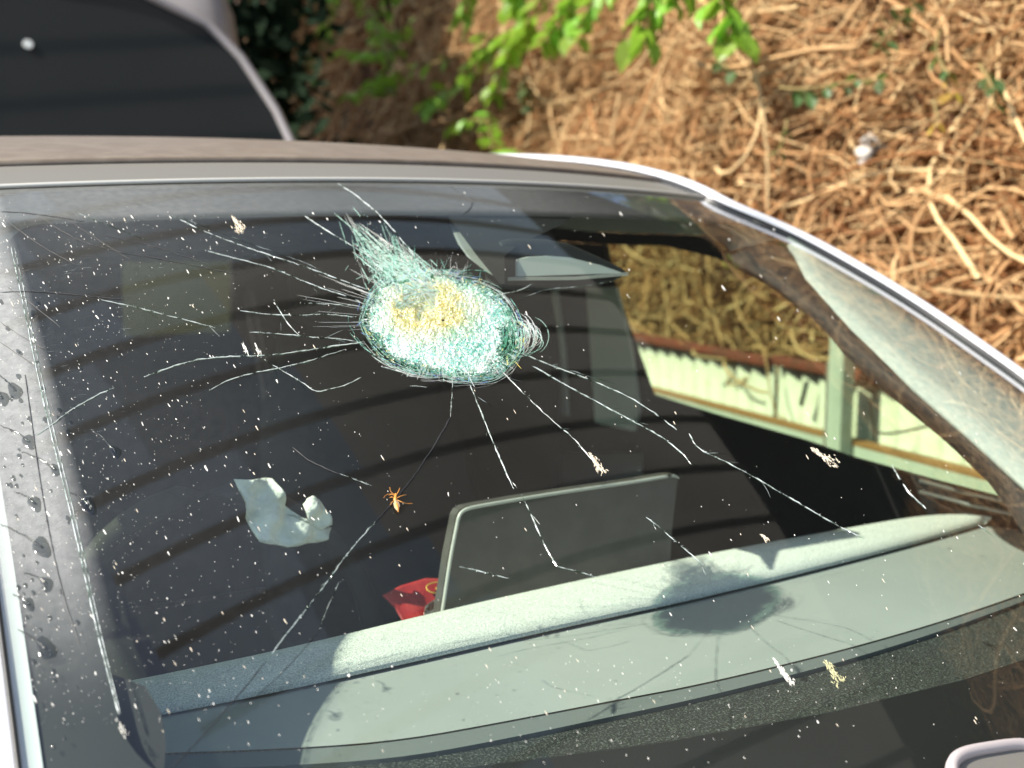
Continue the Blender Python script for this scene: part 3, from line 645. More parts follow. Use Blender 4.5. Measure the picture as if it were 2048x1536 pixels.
# ============================================================ THE CAR
car = thing('cracked_car', 'silver white car with a shattered windscreen parked beside the vine bank', 'car')
def gs(name, smin, smax_, tmin, tmax, ns, nt_, off, m, parent, smooth=True):
    s, t = np.meshgrid(np.linspace(smin, smax_, ns), np.linspace(tmin, tmax, nt_))
    s = np.where(s > 0, s*smax(t), s)
    V = surf(s.ravel(), t.ravel())+snormal(s.ravel(), t.ravel())*off
    return mesh(name, V, grid_faces(ns, nt_), m, parent, smooth)
ws = gs('windscreen', -1, 1, -.02, 1, 120, 80, 0, M['glass'], car)
_s, _t = np.meshgrid(np.linspace(-1, 1, 120), np.linspace(-.02, 1, 80)); _s = _s.ravel(); _t = _t.ravel()
sm = lambda v, a, b_: np.clip((v-a)/(b_-a), 0, 1)**2*(3-2*np.clip((v-a)/(b_-a), 0, 1))
film = .006+.020*sm(-_s, .45, .86)*sm(_t, .1, .4)+.31*sm(-_s, .905, .925)*sm(_t, .16, .42)+.12*sm(_t, .905, .92)*(1-.6*sm(_s, .1, .6))+.04*sm(-_s, .2, .8)*sm(_t, .66, .95)  # border terms are dust; the broad left terms paint in sky haze
at = ws.data.attributes.new('film', 'FLOAT', 'POINT'); at.data.foreach_set('value', film.astype(np.float32))

# black printed border: one ring mesh, rounded inner corners, 5 mm inside the glass
def rounded(smin, smax, tmin, tmax, rs, rt, n=10):
    out = []
    for cx, cy, a0 in ((smax-rs, tmax-rt, 0), (smin+rs, tmax-rt, 90), (smin+rs, tmin+rt, 180), (smax-rs, tmin+rt, 270)):
        for a in np.linspace(a0, a0+90, n): out.append((cx+rs*math.cos(math.radians(a)), cy+rt*math.sin(math.radians(a))))
    return np.array(out)
def densify(p, k=8):
    q = []
    for a, b in zip(p, np.roll(p, -1, 0)):
        for i in range(k): q.append(a+(b-a)*i/k)
    return np.array(q)
inner = densify(rounded(-.915, .975, .105, .915, .07, .07))
ang = np.arctan2(inner[:, 1]-.5, inner[:, 0]*.6)
outer = []
for s_, t_ in inner:                          # radial projection to the border of the sheet
    ds, dt = s_, t_-.5; k = min(1/abs(ds) if abs(ds) > 1e-6 else 9e9, .5/abs(dt) if abs(dt) > 1e-6 else 9e9)
    outer.append((s_*k if k < 9e8 else s_, .5+dt*k))
outer = np.array(outer); rings = [inner*(1-f)+outer*f for f in (0, .34, .67, 1)]
rings = [np.stack([np.where(r[:, 0] > 0, r[:, 0]*smax(r[:, 1]), r[:, 0]), r[:, 1]], 1) for r in rings]
V = np.concatenate([surf(r[:, 0], r[:, 1])-snormal(r[:, 0], r[:, 1])*.005 for r in rings])
mesh('printed_border', V, grid_faces(len(inner), 4, 0, True), M['black'], ws, True)
# black patch behind the mirror foot
P = [(905, 432), (915, 470), (940, 520), (985, 556), (1030, 500), (1075, 462), (1140, 432), (1140, 405), (905, 405)]
V = on_glass([a for a, _ in P], [b_ for _, b_ in P], [-.0065]*len(P)); V[:, 2] += 0
sC, tC = st_of([p[0] for p in P], [p[1] for p in P])
# fan built as a grid between the top edge and the lower outline so it follows the curve
V = []
for y in np.linspace(416, 556, 16):
    xa = np.interp(y, [416, 432, 500, 556], [893, 907, 957, 1003]); xb = np.interp(y, [416, 432, 478, 500, 556], [1155, 1140, 1040, 1012, 1012]); V.append(on_glass(np.linspace(xa, xb, 10), np.full(10, y), [-.007]*10))
mesh('mirror_mount_print', np.concatenate(V), grid_faces(10, 16), M['black'], ws, True)

# seals and trims round the glass
b = MB(); t = np.linspace(-.02, .93, 30); b.tube(surf(smax(t)+.002, t)-snormal(smax(t), t)*.001, .0016, 8); b.build('glass_seal', M['rubber'], car, True)
b = MB(); b.tube(surf(np.full(30, -1.006), t)+snormal(np.full(30, -1.), t)*.001, .0022, 8); b.build('glass_seal', M['rubber'], car, True)
s = np.linspace(-1, smax(1.0), 50); b = MB(); b.tube(surf(s, np.full(50, 1.004))+snormal(s, np.full(50, 1.))*.002, .0027, 8); b.build('top_trim', M['chrome'], car, True)
# roof: header strip, dark gloss panel, painted side rails
def roofpt(s_, v):
    s_ = np.asarray(s_, float); v = np.asarray(v, float)
    e = surf(np.clip(s_, -1, 1), np.ones_like(s_)); z = e[..., 2]+.074*(1-np.exp(-v/.27))-.030*np.maximum(v-.55, 0)**1.6*1.0
    x = s_*(WT+.05*(1-np.exp(-v/.5))); y = e[..., 1]+v; return np.stack([x, y, z], -1)
ns = 60
SM1 = float(smax(1.0))
for nm, v0, v1, s0, s1, m_, dz in [('roof_header', .010, .10, -1.0, SM1, 'header', .001), ('roof_panel', .105, 2.0, -1.0, SM1, 'roofdark', .006)]:
    s, v = np.meshgrid(np.linspace(s0, s1, ns), v0+(v1-v0)*np.linspace(0, 1, 30)**1.5)
    V = roofpt(s.ravel(), v.ravel()); V[:, 2] += dz; solid(mesh(nm, V, grid_faces(ns, 30), M[m_], car, True), .01)
# one continuous painted rim on each side: up the windscreen pillar and back along the roof
for sg in (-1, 1):
    t = np.linspace(-.02, 1.0, 40); sv = smax(t) if sg > 0 else -np.ones(40); e1_ = surf(sv, t); n1 = snormal(sv, t)
    v = 2.0*np.linspace(0.012, 1, 26)**1.6; e2_ = roofpt(np.full(26, SM1 if sg > 0 else -1.0), v); e2_[:, 2] += .004*np.minimum(v/.1, 1); n2 = np.tile([0, -.05, 1.], (26, 1))
    e = np.concatenate([e1_, e2_]); nn = np.concatenate([n1, n2])
    for _ in range(3): e[1:-1] = .25*e[:-2]+.5*e[1:-1]+.25*e[2:]; nn[1:-1] = .25*nn[:-2]+.5*nn[1:-1]+.25*nn[2:]
    nn /= np.linalg.norm(nn, axis=1, keepdims=True)
    lat = np.tile(np.array([sg, 0, 0.]), (len(e), 1)); lat -= (lat*nn).sum(1, keepdims=True)*nn; lat /= np.linalg.norm(lat, axis=1, keepdims=True)
    if sg > 0:
        V = np.concatenate([e+lat*a+nn*c_ for a, c_ in [(-.012, -.010), (.0045, -.004), (.0065, .0048)]]); mesh('rubber_gasket', V, grid_faces(len(e), 3), M['rubber'], car, True)
    if sg > 0: prof = [(.0066, .005), (.009, .0105), (.018, .013), (.033, .008), (.055, -.02), (.068, -.07)]
    else: prof = [(-.010, -.0025), (.002, -.002), (.004, .001), (.010, .003), (.024, .0035), (.05, -.004), (.075, -.03), (.09, -.07)]
    V = np.concatenate([e+lat*a+nn*c_ for a, c_ in prof]); mesh('side_rim', V, grid_faces(len(e), len(prof)), M['paint'], car, True)
# lower body: rings along y, one smooth skin
def xs_side(z): return .70-.28*(z-H)
ringsb = []
BR = [(-1.02, .62, .62, .50), (-.95, .74, .74, .45), (-.70, .82, .84, .42), (-.30, .85, .915, .40), (-.08, .86, .955, .40), (.30, .865, .975, .4), (1.2, .87, 1.02, .40), (2.3, .87, 1.05, .40), (2.9, .84, 1.06, .42), (3.08, .74, .98, .46)]
for y, w_, zt, zb in BR:
    r = [(w_-.06, zb-.14), (w_-.005, zb), (w_+.015, zb+.18), (w_, zt-.12), (w_-.05, zt-.02), (w_-.12, zt+.01)]
    ringsb.append([(x, y, z) for x, z in r])
for sg in (-1, 1):
    V = [(x*sg, y, z) for r in ringsb for x, y, z in r]; mesh('body_side', V, grid_faces(6, len(ringsb)), M['paint'], car, True)
V = []
for (y, w_, zt, zb) in BR[:5]:
    for k in np.linspace(-1, 1, 13): V.append((k*(w_-.085), y, zt+.012+.035*(1-k*k)-.03*(y > -.1)))
mesh('bonnet', V, grid_faces(13, 5), M['paint'], car, True)
V = []
for y, dz in ((-.075, -.03), (.02, -.055)):
    for k in np.linspace(-1, 1, 21): V.append((k*.80, y+.15*k*k, H+dz))
mesh('cowl', V, grid_faces(21, 2), M['rubber'], car, True)
b = MB(); b.box((0, -1.03, .55), (1.1, .05, .30)); bevel(b.build('bumper', M['paint'], car), .02)
for sg in (-1, 1):
    b = MB(); b.box((sg*.60, -1.0, .72), (.22, .08, .09)); bevel(b.build('headlight', M['lamp'], car), .02)
    for y in (-.45, 2.25):
        wh = MB(); wh.tube([(sg*.68, y, .32), (sg*.875, y, .32)], .32, 28); wo_ = wh.build('wheel', M['tyre'], car)
        wh = MB(); wh.tube([(sg*.86, y, .32), (sg*.885, y, .32)], .20, 20); wh.build('rim', M['alloy'], wo_)
# moulded grey cap low on the glass (bottom right corner of the photograph)
P = [(1905, 1548), (1903, 1532), (1912, 1515), (1935, 1503), (1980, 1495), (2035, 1487), (2060, 1492), (2090, 1540), (2080, 1580), (1930, 1600)]
po = behind([p[0] for p in P], [p[1] for p in P], -.022); b = MB(); b.slab(po, -np.array([0, -.49, .87])*.010); cap = b.build('wiper_arm_cover', M['header'], car); bevel(cap, .003, 3)
P2 = smoothed([behind([x], [y], -.023)[0] for x, y in P[:7]], 2); b = MB(); b.tube(P2, .0048, 8); b.build('rim', mat('pinkish_grey_plastic', (.40, .36, .36), .45), cap, True)

# ---- side of the cabin, seen through the glass
def side_poly(name, pts, m, off=0.0, th=.012, parent=car):
    P = [onside(x, y, off) for x, y in pts]; b = MB(); b.slab(P, (th, 0, 0)); return b.build(name, M[m], parent)
# pillar trim just under the right side of the glass
u_ = np.linspace(0, 1, 24)
Ao = resample([(1572, 474), (1700, 545), (1800, 606), (1920, 685), (2048, 775), (2200, 895), (2330, 1010)], 24)
Ai = resample([(1572, 480), (1610, 560), (1690, 648), (1760, 715), (1830, 782), (1930, 868), (2048, 975)] + [(2180, 1110), (2260, 1200)], 24)
V = np.concatenate([behind(Ao[:, 0], Ao[:, 1], .022), behind(*((.66*Ao+.34*Ai).T), .034), behind(*((.33*Ao+.67*Ai).T), .052), behind(Ai[:, 0], Ai[:, 1], .085)])
solid(mesh('pillar_trim', V, grid_faces(24, 4), M['trim'], car, True), .006, 0)
Bi = resample([(1445, 512), (1540, 566), (1640, 650), (1700, 722), (1800, 800), (1900, 880), (1985, 965), (2010, 1010), (2080, 1120), (2150, 1220)], 24)
V = np.concatenate([behind(Ai[:, 0], Ai[:, 1], .092), behind(*((.5*Ai+.5*Bi).T), .125), behind(Bi[:, 0], Bi[:, 1], .16)])
solid(mesh('pillar_shaded_side', V, grid_faces(24, 3), M['interior'], car, True), .01, 0)  # black colour stands in for shade on the trim's inner side
Pf = [(70, 1180), (215, 1345), (290, 1372), (322, 1425), (332, 1490), (325, 1570), (40, 1600)]
b = MB(); b.slab(behind([p[0] for p in Pf], [p[1] for p in Pf], .02), (0, .01, -.006)); b.build('pillar_shade_patch', M['interior'], car)  # black patch stands in for the pillar's shadow over the dash end
# headliner edge and door seal above the right window
side_poly('headliner_edge', [(1040, 420), (1400, 420), (1450, 470), (1400, 470), (1190, 463), (1060, 450)], 'liner', -.01)
side_poly('door_top_frame', [(1060, 451), (1190, 464), (1400, 471), (1450, 471), (1480, 540), (1430, 515), (1330, 492), (1205, 489), (1090, 480)], 'interior', 0)
side_poly('door_frame', [(1446, 470), (1545, 482), (1590, 530), (1660, 655), (1645, 655), (1540, 572), (1484, 541)], 'interior', .0)
side_poly('centre_pillar', [(1090, 482), (1205, 490), (1222, 575), (1300, 792), (1290, 905), (1080, 905)], 'interior', .006)
side_poly('centre_pillar_trim', [(1172, 575), (1232, 575), (1262, 700), (1278, 820), (1268, 862), (1190, 845)], 'trimgrey', -.004, .006)
side_poly('rear_pillar_trim', [(1066, 590), (1112, 580), (1128, 700), (1134, 832), (1105, 825)], 'trimgrey', -.004, .006)
side_poly('door_panel', [(1285, 785), (1420, 828), (1600, 880), (1700, 915), (1860, 960), (2060, 1012), (2100, 1300), (1285, 1300)], 'interior', .0)
for y0 in (0, 22):
    P = [onside(1840, 962+y0, -.02), onside(1930, 985+y0, -.02), onside(2060, 1012+y0*1.1, -.02)]
    b = MB(); b.tube(P, .0030, 6); b.build('window_sill_line', M['chrome_dull'], car, True)
# side window pane
sp_ = [(1205, 489), (1330, 490), (1440, 510), (1545, 568), (1650, 655), (1800, 790), (1990, 950), (2040, 1020), (1860, 962), (1290, 790)]
b = MB(); b.slab([onside(x, y, .014) for x, y in sp_], (.003, 0, 0)); b.build('side_window', M['side_glass'], car)

# rear wall with opening for the rear window
RY = 2.85
def rp(x, y): return ony(x, y, RY)
zl, zh = rp(350, 668)[2], rp(350, 500)[2]; xl, xr = rp(243, 600)[0], rp(462, 600)[0]
for nm, (x0, x1, z0, z1) in {'a': (-.69, xl, .4, 1.41), 'b': (xr, .69, .4, 1.41), 'c': (xl, xr, .4, zl), 'd': (xl, xr, zh, 1.41)}.items():
    b = MB(); b.box(((x0+x1)/2, RY, (z0+z1)/2), (x1-x0-.002, .02, z1-z0-.002)); b.build('rear_panel', M['interior'], car)
b = MB(); b.box(((xl+xr)/2, RY+.03, (zl+zh)/2), (xr-xl+.05, .004, zh-zl+.05)); b.build('rear_window', M['dark_glass'], car)
# left side of the cabin: belt panel, pillars, dark tinted windows
b = MB(); b.slab([(-.70, .25, H-.5), (-.70, 2.84, H-.5), (-.68, 2.84, H+.06), (-.69, .25, H+.02)], (-.012, 0, 0)); b.build('door_panel', M['interior'], car)
for y0, y1 in ((1.24, 1.36), (2.15, 2.84)):
    b = MB(); b.slab([(-.695, y0, H+.03), (-.695, y1, H+.03), (-.60, y1-.04, H+.44), (-.60, y0-.04, H+.44)], (-.03, 0, 0)); b.build('cabin_pillar', M['paint'], car)
for y0, y1, yt in ((.30, 1.23, .86), (1.37, 2.14, 1.31)):
    b = MB(); b.slab([(-.697, y0, H+.03), (-.697, y1, H+.03), (-.60, y1-.04, H+.43), (-.60, yt, H+.43)], (-.003, 0, 0)); b.build('side_window', M['side_glass'], car)
# floor, headliner, far right rear panel
b = MB(); b.box((0, 1.6, .38), (1.38, 2.5, .03)); b.build('floor_pan', M['interior'], car)
V = []
for y in (.94, 1.2, 2.0, 2.84):
    for k in np.linspace(-1, 1, 9): V.append((k*.59, y, H+.425+.02*(1-k*k)+(.012 if y > 1 else 0)))
solid(mesh('headliner', V, grid_faces(9, 4), M['seat'], car, True), .01, 0)
b = MB(); b.slab([(.70, 1.55, H-.5), (.70, 2.84, H-.5), (.60, 2.84, H+.45), (.60, 1.45, H+.45)], (.02, 0, 0)); b.build('rear_side_panel', M['interior'], car)

# sun visors
for pts in ([(150, 486), (590, 466), (605, 492), (150, 520)], [(640, 470), (880, 462), (890, 500), (660, 500)]):
    P = [ony(x, y, .93, .3) for x, y in pts]; b = MB(); b.slab(P, (0, .015, .01)); bevel(b.build('sun_visor', M['seat'], car), .004)

# seats
def seat(x):
    t_ = mesh('seat', [(0, 0, 0)], [], None, None)
    bpy.data.objects.remove(t_)
    b = MB()
    prof = [(1.02, .60, .24), (1.50, .62, .25), (1.62, .72, .24), (1.70, 1.02, .21), (1.74, 1.16, .15)]
    cs = 14; V = []
    for y, z, hw in prof:
        for a in np.linspace(0, 2*math.pi, cs, endpoint=False):
            ca, sa = math.cos(a), math.sin(a); V.append((x+hw*math.copysign(abs(ca)**.5, ca), y+.07*sa*(.6), z+.07*math.copysign(abs(sa)**.6, sa)*.8))
    b.add(V, grid_faces(cs, len(prof), 0, True)+[tuple(range(cs))[::-1], tuple(range(4*cs, 5*cs))])
    s_ = b.build('seat', M['seat'], car, True)
    h = MB(); V = []
    for z, f in ((1.20, .6), (1.22, .95), (1.29, 1.0), (1.34, .9), (1.36, .5)):
        for a in np.linspace(0, 2*math.pi, 16, endpoint=False): V.append((x+.13*f*math.copysign(abs(math.cos(a))**.6, math.cos(a)), 1.74+.05*f*math.sin(a), z))
    h.add(V, grid_faces(16, 5, 0, True)+[tuple(range(16))[::-1], tuple(range(64, 80))]); h.build('headrest', M['seat'], s_, True)
for x in (-.36, .36): seat(x)
# steering wheel low behind the dash
b = MB(); a = np.linspace(0, 2*math.pi, 37); P = np.stack([-.30+.18*np.cos(a), .80+.05*np.sin(a), H-.06+.165*np.sin(a)], 1); b.tube(P, .014, 8, False); b.build('steering_wheel', M['interior'], car, True)

# ---- dashboard, built across the car from its edge lines
def edge(pts, z, n=60, dy=0.0):
    P = np.array([onz(x, y, zz) for (x, y), zz in zip(pts, np.broadcast_to(z, (len(pts),)))])
    P = resample(smoothed(P, 2), 400); P = P[(P[:, 0] < .70) & (P[:, 0] > -.70)]; return resample(P, n)     # the dash ends at the doors
N = 70
zL1, zL2, zB0, zB1 = -.004, .002, .012, .018
L1 = [(-150, 1580), (60, 1562), (250, 1545), (600, 1530), (800, 1516), (990, 1482), (1248, 1428), (1400, 1396), (1658, 1331), (1860, 1270), (2048, 1203), (2240, 1125), (2440, 1035)]
Lb = [(-150, 1548), (60, 1530), (250, 1512), (600, 1500), (800, 1484), (990, 1450), (1248, 1400), (1400, 1372), (1658, 1310), (1860, 1253), (2048, 1190), (2235, 1116), (2430, 1030)]
L2 = [(-150, 1500), (60, 1468), (330, 1420), (600, 1366), (860, 1308), (1160, 1240), (1400, 1190), (1640, 1131), (1800, 1090), (1900, 1062), (1985, 1038)]
L3 = [(-150, 1440), (60, 1400), (340, 1346), (600, 1291), (880, 1222), (1160, 1160), (1400, 1110), (1640, 1066), (1750, 1046), (1850, 1030), (1940, 1027), (1983, 1037)]
E1, Eb = edge(L1, zL1, N), edge(Lb, zL2-.002, N)
def ptow(px_, z): return edge(px_, z, N)
E2 = ptow(L2, zL2); E2b = ptow(L2, zB0); E3 = ptow(L3, zB1)
# black grained front part continues forward beneath the border
E0 = E1.copy(); E0[:, 1] -= .30; E0[:, 2] -= .03
g1 = E1.copy(); g1[:, 2] -= .004
V = np.concatenate([E0, E0*.5+g1*.5, g1]); dash = mesh('dashboard', V, grid_faces(N, 3), M['grain'], car, True)
mesh('edge_lip', np.concatenate([g1-np.array([0, 0, .012]), E1, Eb]), grid_faces(N, 3), M['lip'], dash, False)
E2w = edge(L2+[(2130, 1008), (2380, 960)], zL2, N)
rows = [Eb+np.array([0, 0, .0015])]+[Eb*(1-f)+E2w*f+np.array([0, 0, .004*math.sin(math.pi*f)+.0015]) for f in (.2, .4, .6, .8, 1)]
mesh('smooth_top', np.concatenate(rows), grid_faces(N, len(rows)), M['dash'], dash, True)
g = E2.copy(); g[:, 2] -= .02; g[:, 1] += .008; g0 = E2b.copy(); g0[:, 2] -= .02
mesh('groove', np.concatenate([E2, g, g+np.array([0, .05, 0])]), grid_faces(N, 3), M['interior'], dash, False)
nb = N; fr = [E2b-np.array([0, 0, .004]), E2b]
rows = fr+[E2b*(1-f)+E3*f+np.array([0, 0, .004*math.sin(math.pi*f)]) for f in (.25, .5, .75, 1)]+[E3+np.array([0, .012, -.012]), E3+np.array([0, .03, -.25])]
mesh('grained_band', np.concatenate(rows), grid_faces(N, len(rows)), M['band'], dash, True)

# ---- screen standing behind the band
PB = onz(880, 1224, zB1-.01); NP = np.array([0, 1, -.10]); NP = NP/np.linalg.norm(NP); PB = PB+np.array([0, .035, 0])
def sc(x, y): return on_plane(x, y, PB, NP)
out = [(868, 1290), (884, 1190), (896, 1110), (908, 1050), (912, 1030), (918, 1020), (930, 1013), (960, 1007), (1060, 990), (1160, 975), (1260, 961), (1330, 949), (1346, 948), (1353, 953), (1355, 962), (1345, 1050), (1335, 1200)]
SP = [sc(x, y) for x, y in out]; b = MB(); b.slab(SP, (0, .012, 0)); scr = b.build('display_screen', M['screen'], car)
b = MB(); b.tube(smoothed([p+np.array([.002, -.002, -.002]) for p in SP[:-3]], 2), np.r_[np.full(len(smoothed(SP[:-3], 2))-10, .0020), np.linspace(.0020, .0008, 10)], 8); b.build('rim', M['screenrim'], scr, True)

# ---- mirror
mp = [(1000, 484), (1030, 478), (1090, 478), (1140, 486), (1200, 512), (1240, 532), (1263, 546), (1235, 562), (1190, 574), (1120, 582), (1050, 583), (1002, 578)]
MY = .660-.5*.355
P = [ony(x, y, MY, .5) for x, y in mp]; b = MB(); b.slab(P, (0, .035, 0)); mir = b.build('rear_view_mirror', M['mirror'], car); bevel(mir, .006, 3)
b = MB(); b.slab([ony(x, y, MY-.006, .5) for x, y in [(1036, 519), (1060, 514), (1100, 512), (1140, 515), (1200, 530), (1246, 546), (1036, 553)]], (0, .005, 0)); b.build('back_lit_patch', M['mirrorlit'], mir)  # pale panel paints the sunlit lower part of the housing
for yy in (556, 559.5):
    b = MB(); b.tube([ony(1016, yy, MY-.008, .5), ony(1150, yy-1, MY-.008, .5), ony(1256, 546+(yy-556), MY-.008, .5)], .0008, 5); b.build('trim_line', M['screenrim'], mir)
fe = [(904, 434), (911, 438), (930, 456), (948, 478), (965, 503), (985, 530), (1002, 552), (995, 556), (975, 545), (945, 522), (925, 495), (912, 466)]
P = behind([x for x, _ in fe], [y for _, y in fe], .055); b = MB(); b.slab(P, (0, .010, .004)); bevel(b.build('mirror_stalk_cover', M['stalk'], car), .002)

# ============================================================ THINGS IN THE CAR
def cloth(name, outline, yy, lean, m, label, cat, amp=.006, th=.002):
    from math import sin
    c = np.mean([ony(x, y, yy, lean) for x, y in outline], 0)
    O = densify(np.array(outline, float), 3); nO = len(O); ctr = O.mean(0); V = []
    for f in np.linspace(.0001, 1, 9):
        for x, y in O:
            X, Y = ctr+(np.array([x, y])-ctr)*f; p = ony(X, Y, yy, lean); p[1] += amp*(math.sin(X*.09+Y*.03)+.6*math.sin(Y*.11-X*.05)); V.append(p)
    o = mesh(name, V, grid_faces(nO, 9, 0, True), m, None, True, label=label, category=cat) if label else mesh(name, V, grid_faces(nO, 9, 0, True), m, None, True)
    solid(o, th); return o
cl = thing('cloth', 'pale crumpled cloth hanging inside the car, left of the display screen', 'cloth')
for nm, pts in (('fold', [(472, 960), (515, 956), (548, 958), (563, 985), (575, 1013), (618, 1045), (664, 1055), (655, 1075), (640, 1086), (575, 1093), (515, 1080), (492, 1020)]), ('flap', [(604, 1008), (612, 996), (624, 990), (645, 1005), (662, 1030), (664, 1050), (650, 1060), (618, 1046)])):
    o = cloth(nm, pts, (.655 if nm == 'fold' else .650), .4, M['cloth'], None, None); o.parent = cl
rw = thing('red_wrapper', 'red snack packet with a gold emblem lying behind the display screen', 'packet')
rp_ = [(764, 1190), (800, 1172), (850, 1156), (900, 1158), (896, 1245), (860, 1262), (818, 1262), (790, 1215)]
RYY = PB[1]+.03
o = cloth('packet', rp_, RYY, 1.2, M['red'], None, None, .0008, .001); o.parent = rw
b = MB()
def rpp(x, y, d=-.003): return ony(x, y, RYY-.004, 1.2)+np.array([0, d, .001])
b.tube([rpp(872+22*math.cos(a), 1176+11*math.sin(a)) for a in np.linspace(0, 2*math.pi, 28)], .0007, 5, False)
b.tube([rpp(884+13*math.cos(a)*(1+.25*math.sin(5*a)), 1176+6*math.sin(a)) for a in np.linspace(0, 2*math.pi, 20)], .0009, 5, False)
for k in range(5):
    a = math.pi*(1.1+.2*k); b.tube([rpp(880, 1180), rpp(880+9*math.cos(a), 1180+8*math.sin(a))], .0008, 4)
b.build('emblem', M['gold'], rw)
o = cloth('foil_tear', [(852, 1212), (875, 1198), (900, 1200), (895, 1235), (856, 1240), (846, 1226)], RYY-.006, 1.2, M['foil'], None, None, .002, .0008); o.parent = rw

# ============================================================ CRACKS
def crack(pts, r=.00045, m='crack', jit=.8, off=.0004, name='crack'):
    p = smoothed(pts, 2); L = np.linalg.norm(np.diff(p, axis=0), axis=1).sum(); n = max(4, int(L/9)); p = resample(p, n)
    p = p+rng.normal(0, jit*.5, p.shape); rr = r*rng.uniform(.55, 1.35, n); rr[0] *= .4; rr[-1] *= .3
    P = on_glass(p[:, 0], p[:, 1], [off]*n); b = MB(); b.tube(P, rr, 4); return b.build(name, M[m], ws, False)
CR = [
 ([(675, 368), (705, 385), (735, 410), (765, 435), (790, 465), (815, 495), (845, 528)], .0006, 'crack'),
 ([(608, 432), (650, 460), (700, 490), (740, 515), (790, 545)], .0006, 'crack'),
 ([(345, 432), (390, 455), (450, 480), (520, 505), (600, 530), (680, 560), (735, 580)], .0005, 'crack'),
 ([(360, 434), (450, 470), (520, 495), (600, 522), (640, 540)], .0003, 'crackfaint'),
 ([(410, 502), (470, 517), (540, 535), (600, 560), (650, 580), (700, 595), (725, 607)], .0005, 'crack'),
 ([(150, 425), (200, 445), (240, 460), (290, 480)], .0004, 'crackfaint'),
 ([(600, 607), (650, 608), (720, 612)], .0004, 'crack'),
 ([(480, 622), (540, 630), (600, 632), (650, 628), (720, 636)], .0004, 'crack'),
 ([(500, 665), (560, 668), (620, 675), (700, 680), (730, 690)], .00045, 'crack'),
 ([(288, 755), (340, 735), (400, 718), (470, 713), (520, 713), (590, 705), (650, 695), (730, 684)], .00055, 'crack'),
 ([(418, 782), (450, 763), (500, 747), (560, 737), (620, 722), (690, 700)], .0004, 'crack'),
 ([(73, 872), (110, 845), (150, 815), (190, 793), (228, 776)], .0005, 'crack'),
 ([(520, 715), (560, 740), (600, 762), (633, 787), (660, 778), (690, 772), (722, 755)], .0004, 'crack'),
 ([(200, 600), (260, 612), (330, 630), (400, 648), (430, 656)], .0004, 'crack'),
 ([(548, 600), (560, 625), (580, 655), (600, 672)], .0004, 'crack'),
 ([(1065, 733), (1140, 775), (1200, 808), (1260, 840), (1320, 872), (1365, 907), (1383, 930)], .0006, 'crack'),
 ([(1045, 708), (1110, 735), (1180, 760), (1250, 790), (1300, 820), (1353, 860)], .0006, 'crack'),
 ([(1100, 730), (1150, 745), (1230, 768)], .0004, 'crackfaint'),
 ([(1378, 868), (1395, 900), (1440, 918), (1500, 950), (1560, 985), (1620, 1020), (1680, 1055), (1728, 1078)], .00055, 'crack'),
 ([(1000, 740), (1040, 780), (1080, 820), (1120, 855), (1150, 880), (1205, 945)], .00045, 'crack'),
 ([(940, 770), (960, 820), (980, 870), (1005, 930), (1027, 978)], .0006, 'crack'),
 ([(1043, 990), (1065, 1035), (1085, 1085), (1113, 1133)], .0005, 'crack'),
 ([(1113, 1133), (1150, 1142), (1190, 1155)], .00045, 'crack'),
 ([(905, 740), (904, 790), (901, 835)], .0004, 'crack'),
 ([(901, 835), (870, 890), (830, 950), (790, 1000), (750, 1045)], .0006, 'darkline'),
 ([(750, 1045), (700, 1100), (650, 1170), (600, 1235), (560, 1285), (535, 1320)], .0006, 'crack'),
 ([(535, 1320), (470, 1400), (400, 1480), (340, 1540)], .0005, 'darkline'),
 ([(678, 1165), (655, 1215), (640, 1258)], .0003, 'crack'),
 ([(640, 1258), (600, 1310), (560, 1350), (515, 1392)], .0003, 'darkline'),
 ([(680, 948), (742, 972)], .00045, 'crack'),
 ([(585, 895), (620, 925), (680, 950)], .0004, 'darkline'),
 ([(918, 1134), (960, 1143), (1017, 1157)], .0004, 'crack'),
 ([(1292, 1035), (1330, 1065), (1370, 1100), (1405, 1130)], .00045, 'crack'),
 ([(1783, 930), (1800, 960), (1820, 990), (1852, 1018)], .0009, 'crack'),
 ([(1955, 1050), (1990, 1075)], .0005, 'crack'),
 ([(763, 734), (828, 751)], .00045, 'crack'), ([(820, 772), (853, 775)], .0003, 'crack'),
 ([(1000, 590), (1040, 582), (1070, 565)], .0003, 'crack'),
 ([(1035, 603), (1060, 590), (1100, 577), (1160, 575), (1210, 566), (1250, 548)], .0003, 'crackfaint'),
 ([(940, 498), (905, 530), (885, 545)], .0003, 'crackfaint'),
 ([(900, 372), (935, 395), (950, 410), (925, 430)], .0004, 'darkline'),
 ([(0, 423), (50, 426), (110, 434), (170, 444)], .0004, 'darkline'),
 ([(0, 432), (40, 462), (90, 498), (150, 530)], .0003, 'darkline'), ([(70, 425), (130, 470), (210, 500), (330, 520), (480, 550)], .0003, 'darkline'),
 ([(0, 585), (60, 583), (130, 588), (250, 600)], .0004, 'darkline'), ([(15, 575), (60, 605), (120, 655)], .0003, 'darkline'),
 ([(0, 645), (40, 672), (90, 700)], .0004, 'darkline'), ([(0, 685), (40, 712), (75, 735)], .0004, 'darkline'),
 ([(200, 470), (300, 490), (420, 530)], .00025, 'darkline'), ([(120, 430), (180, 470), (260, 520)], .00025, 'darkline')]
for p, r, m_ in CR: crack(p, r, m_)
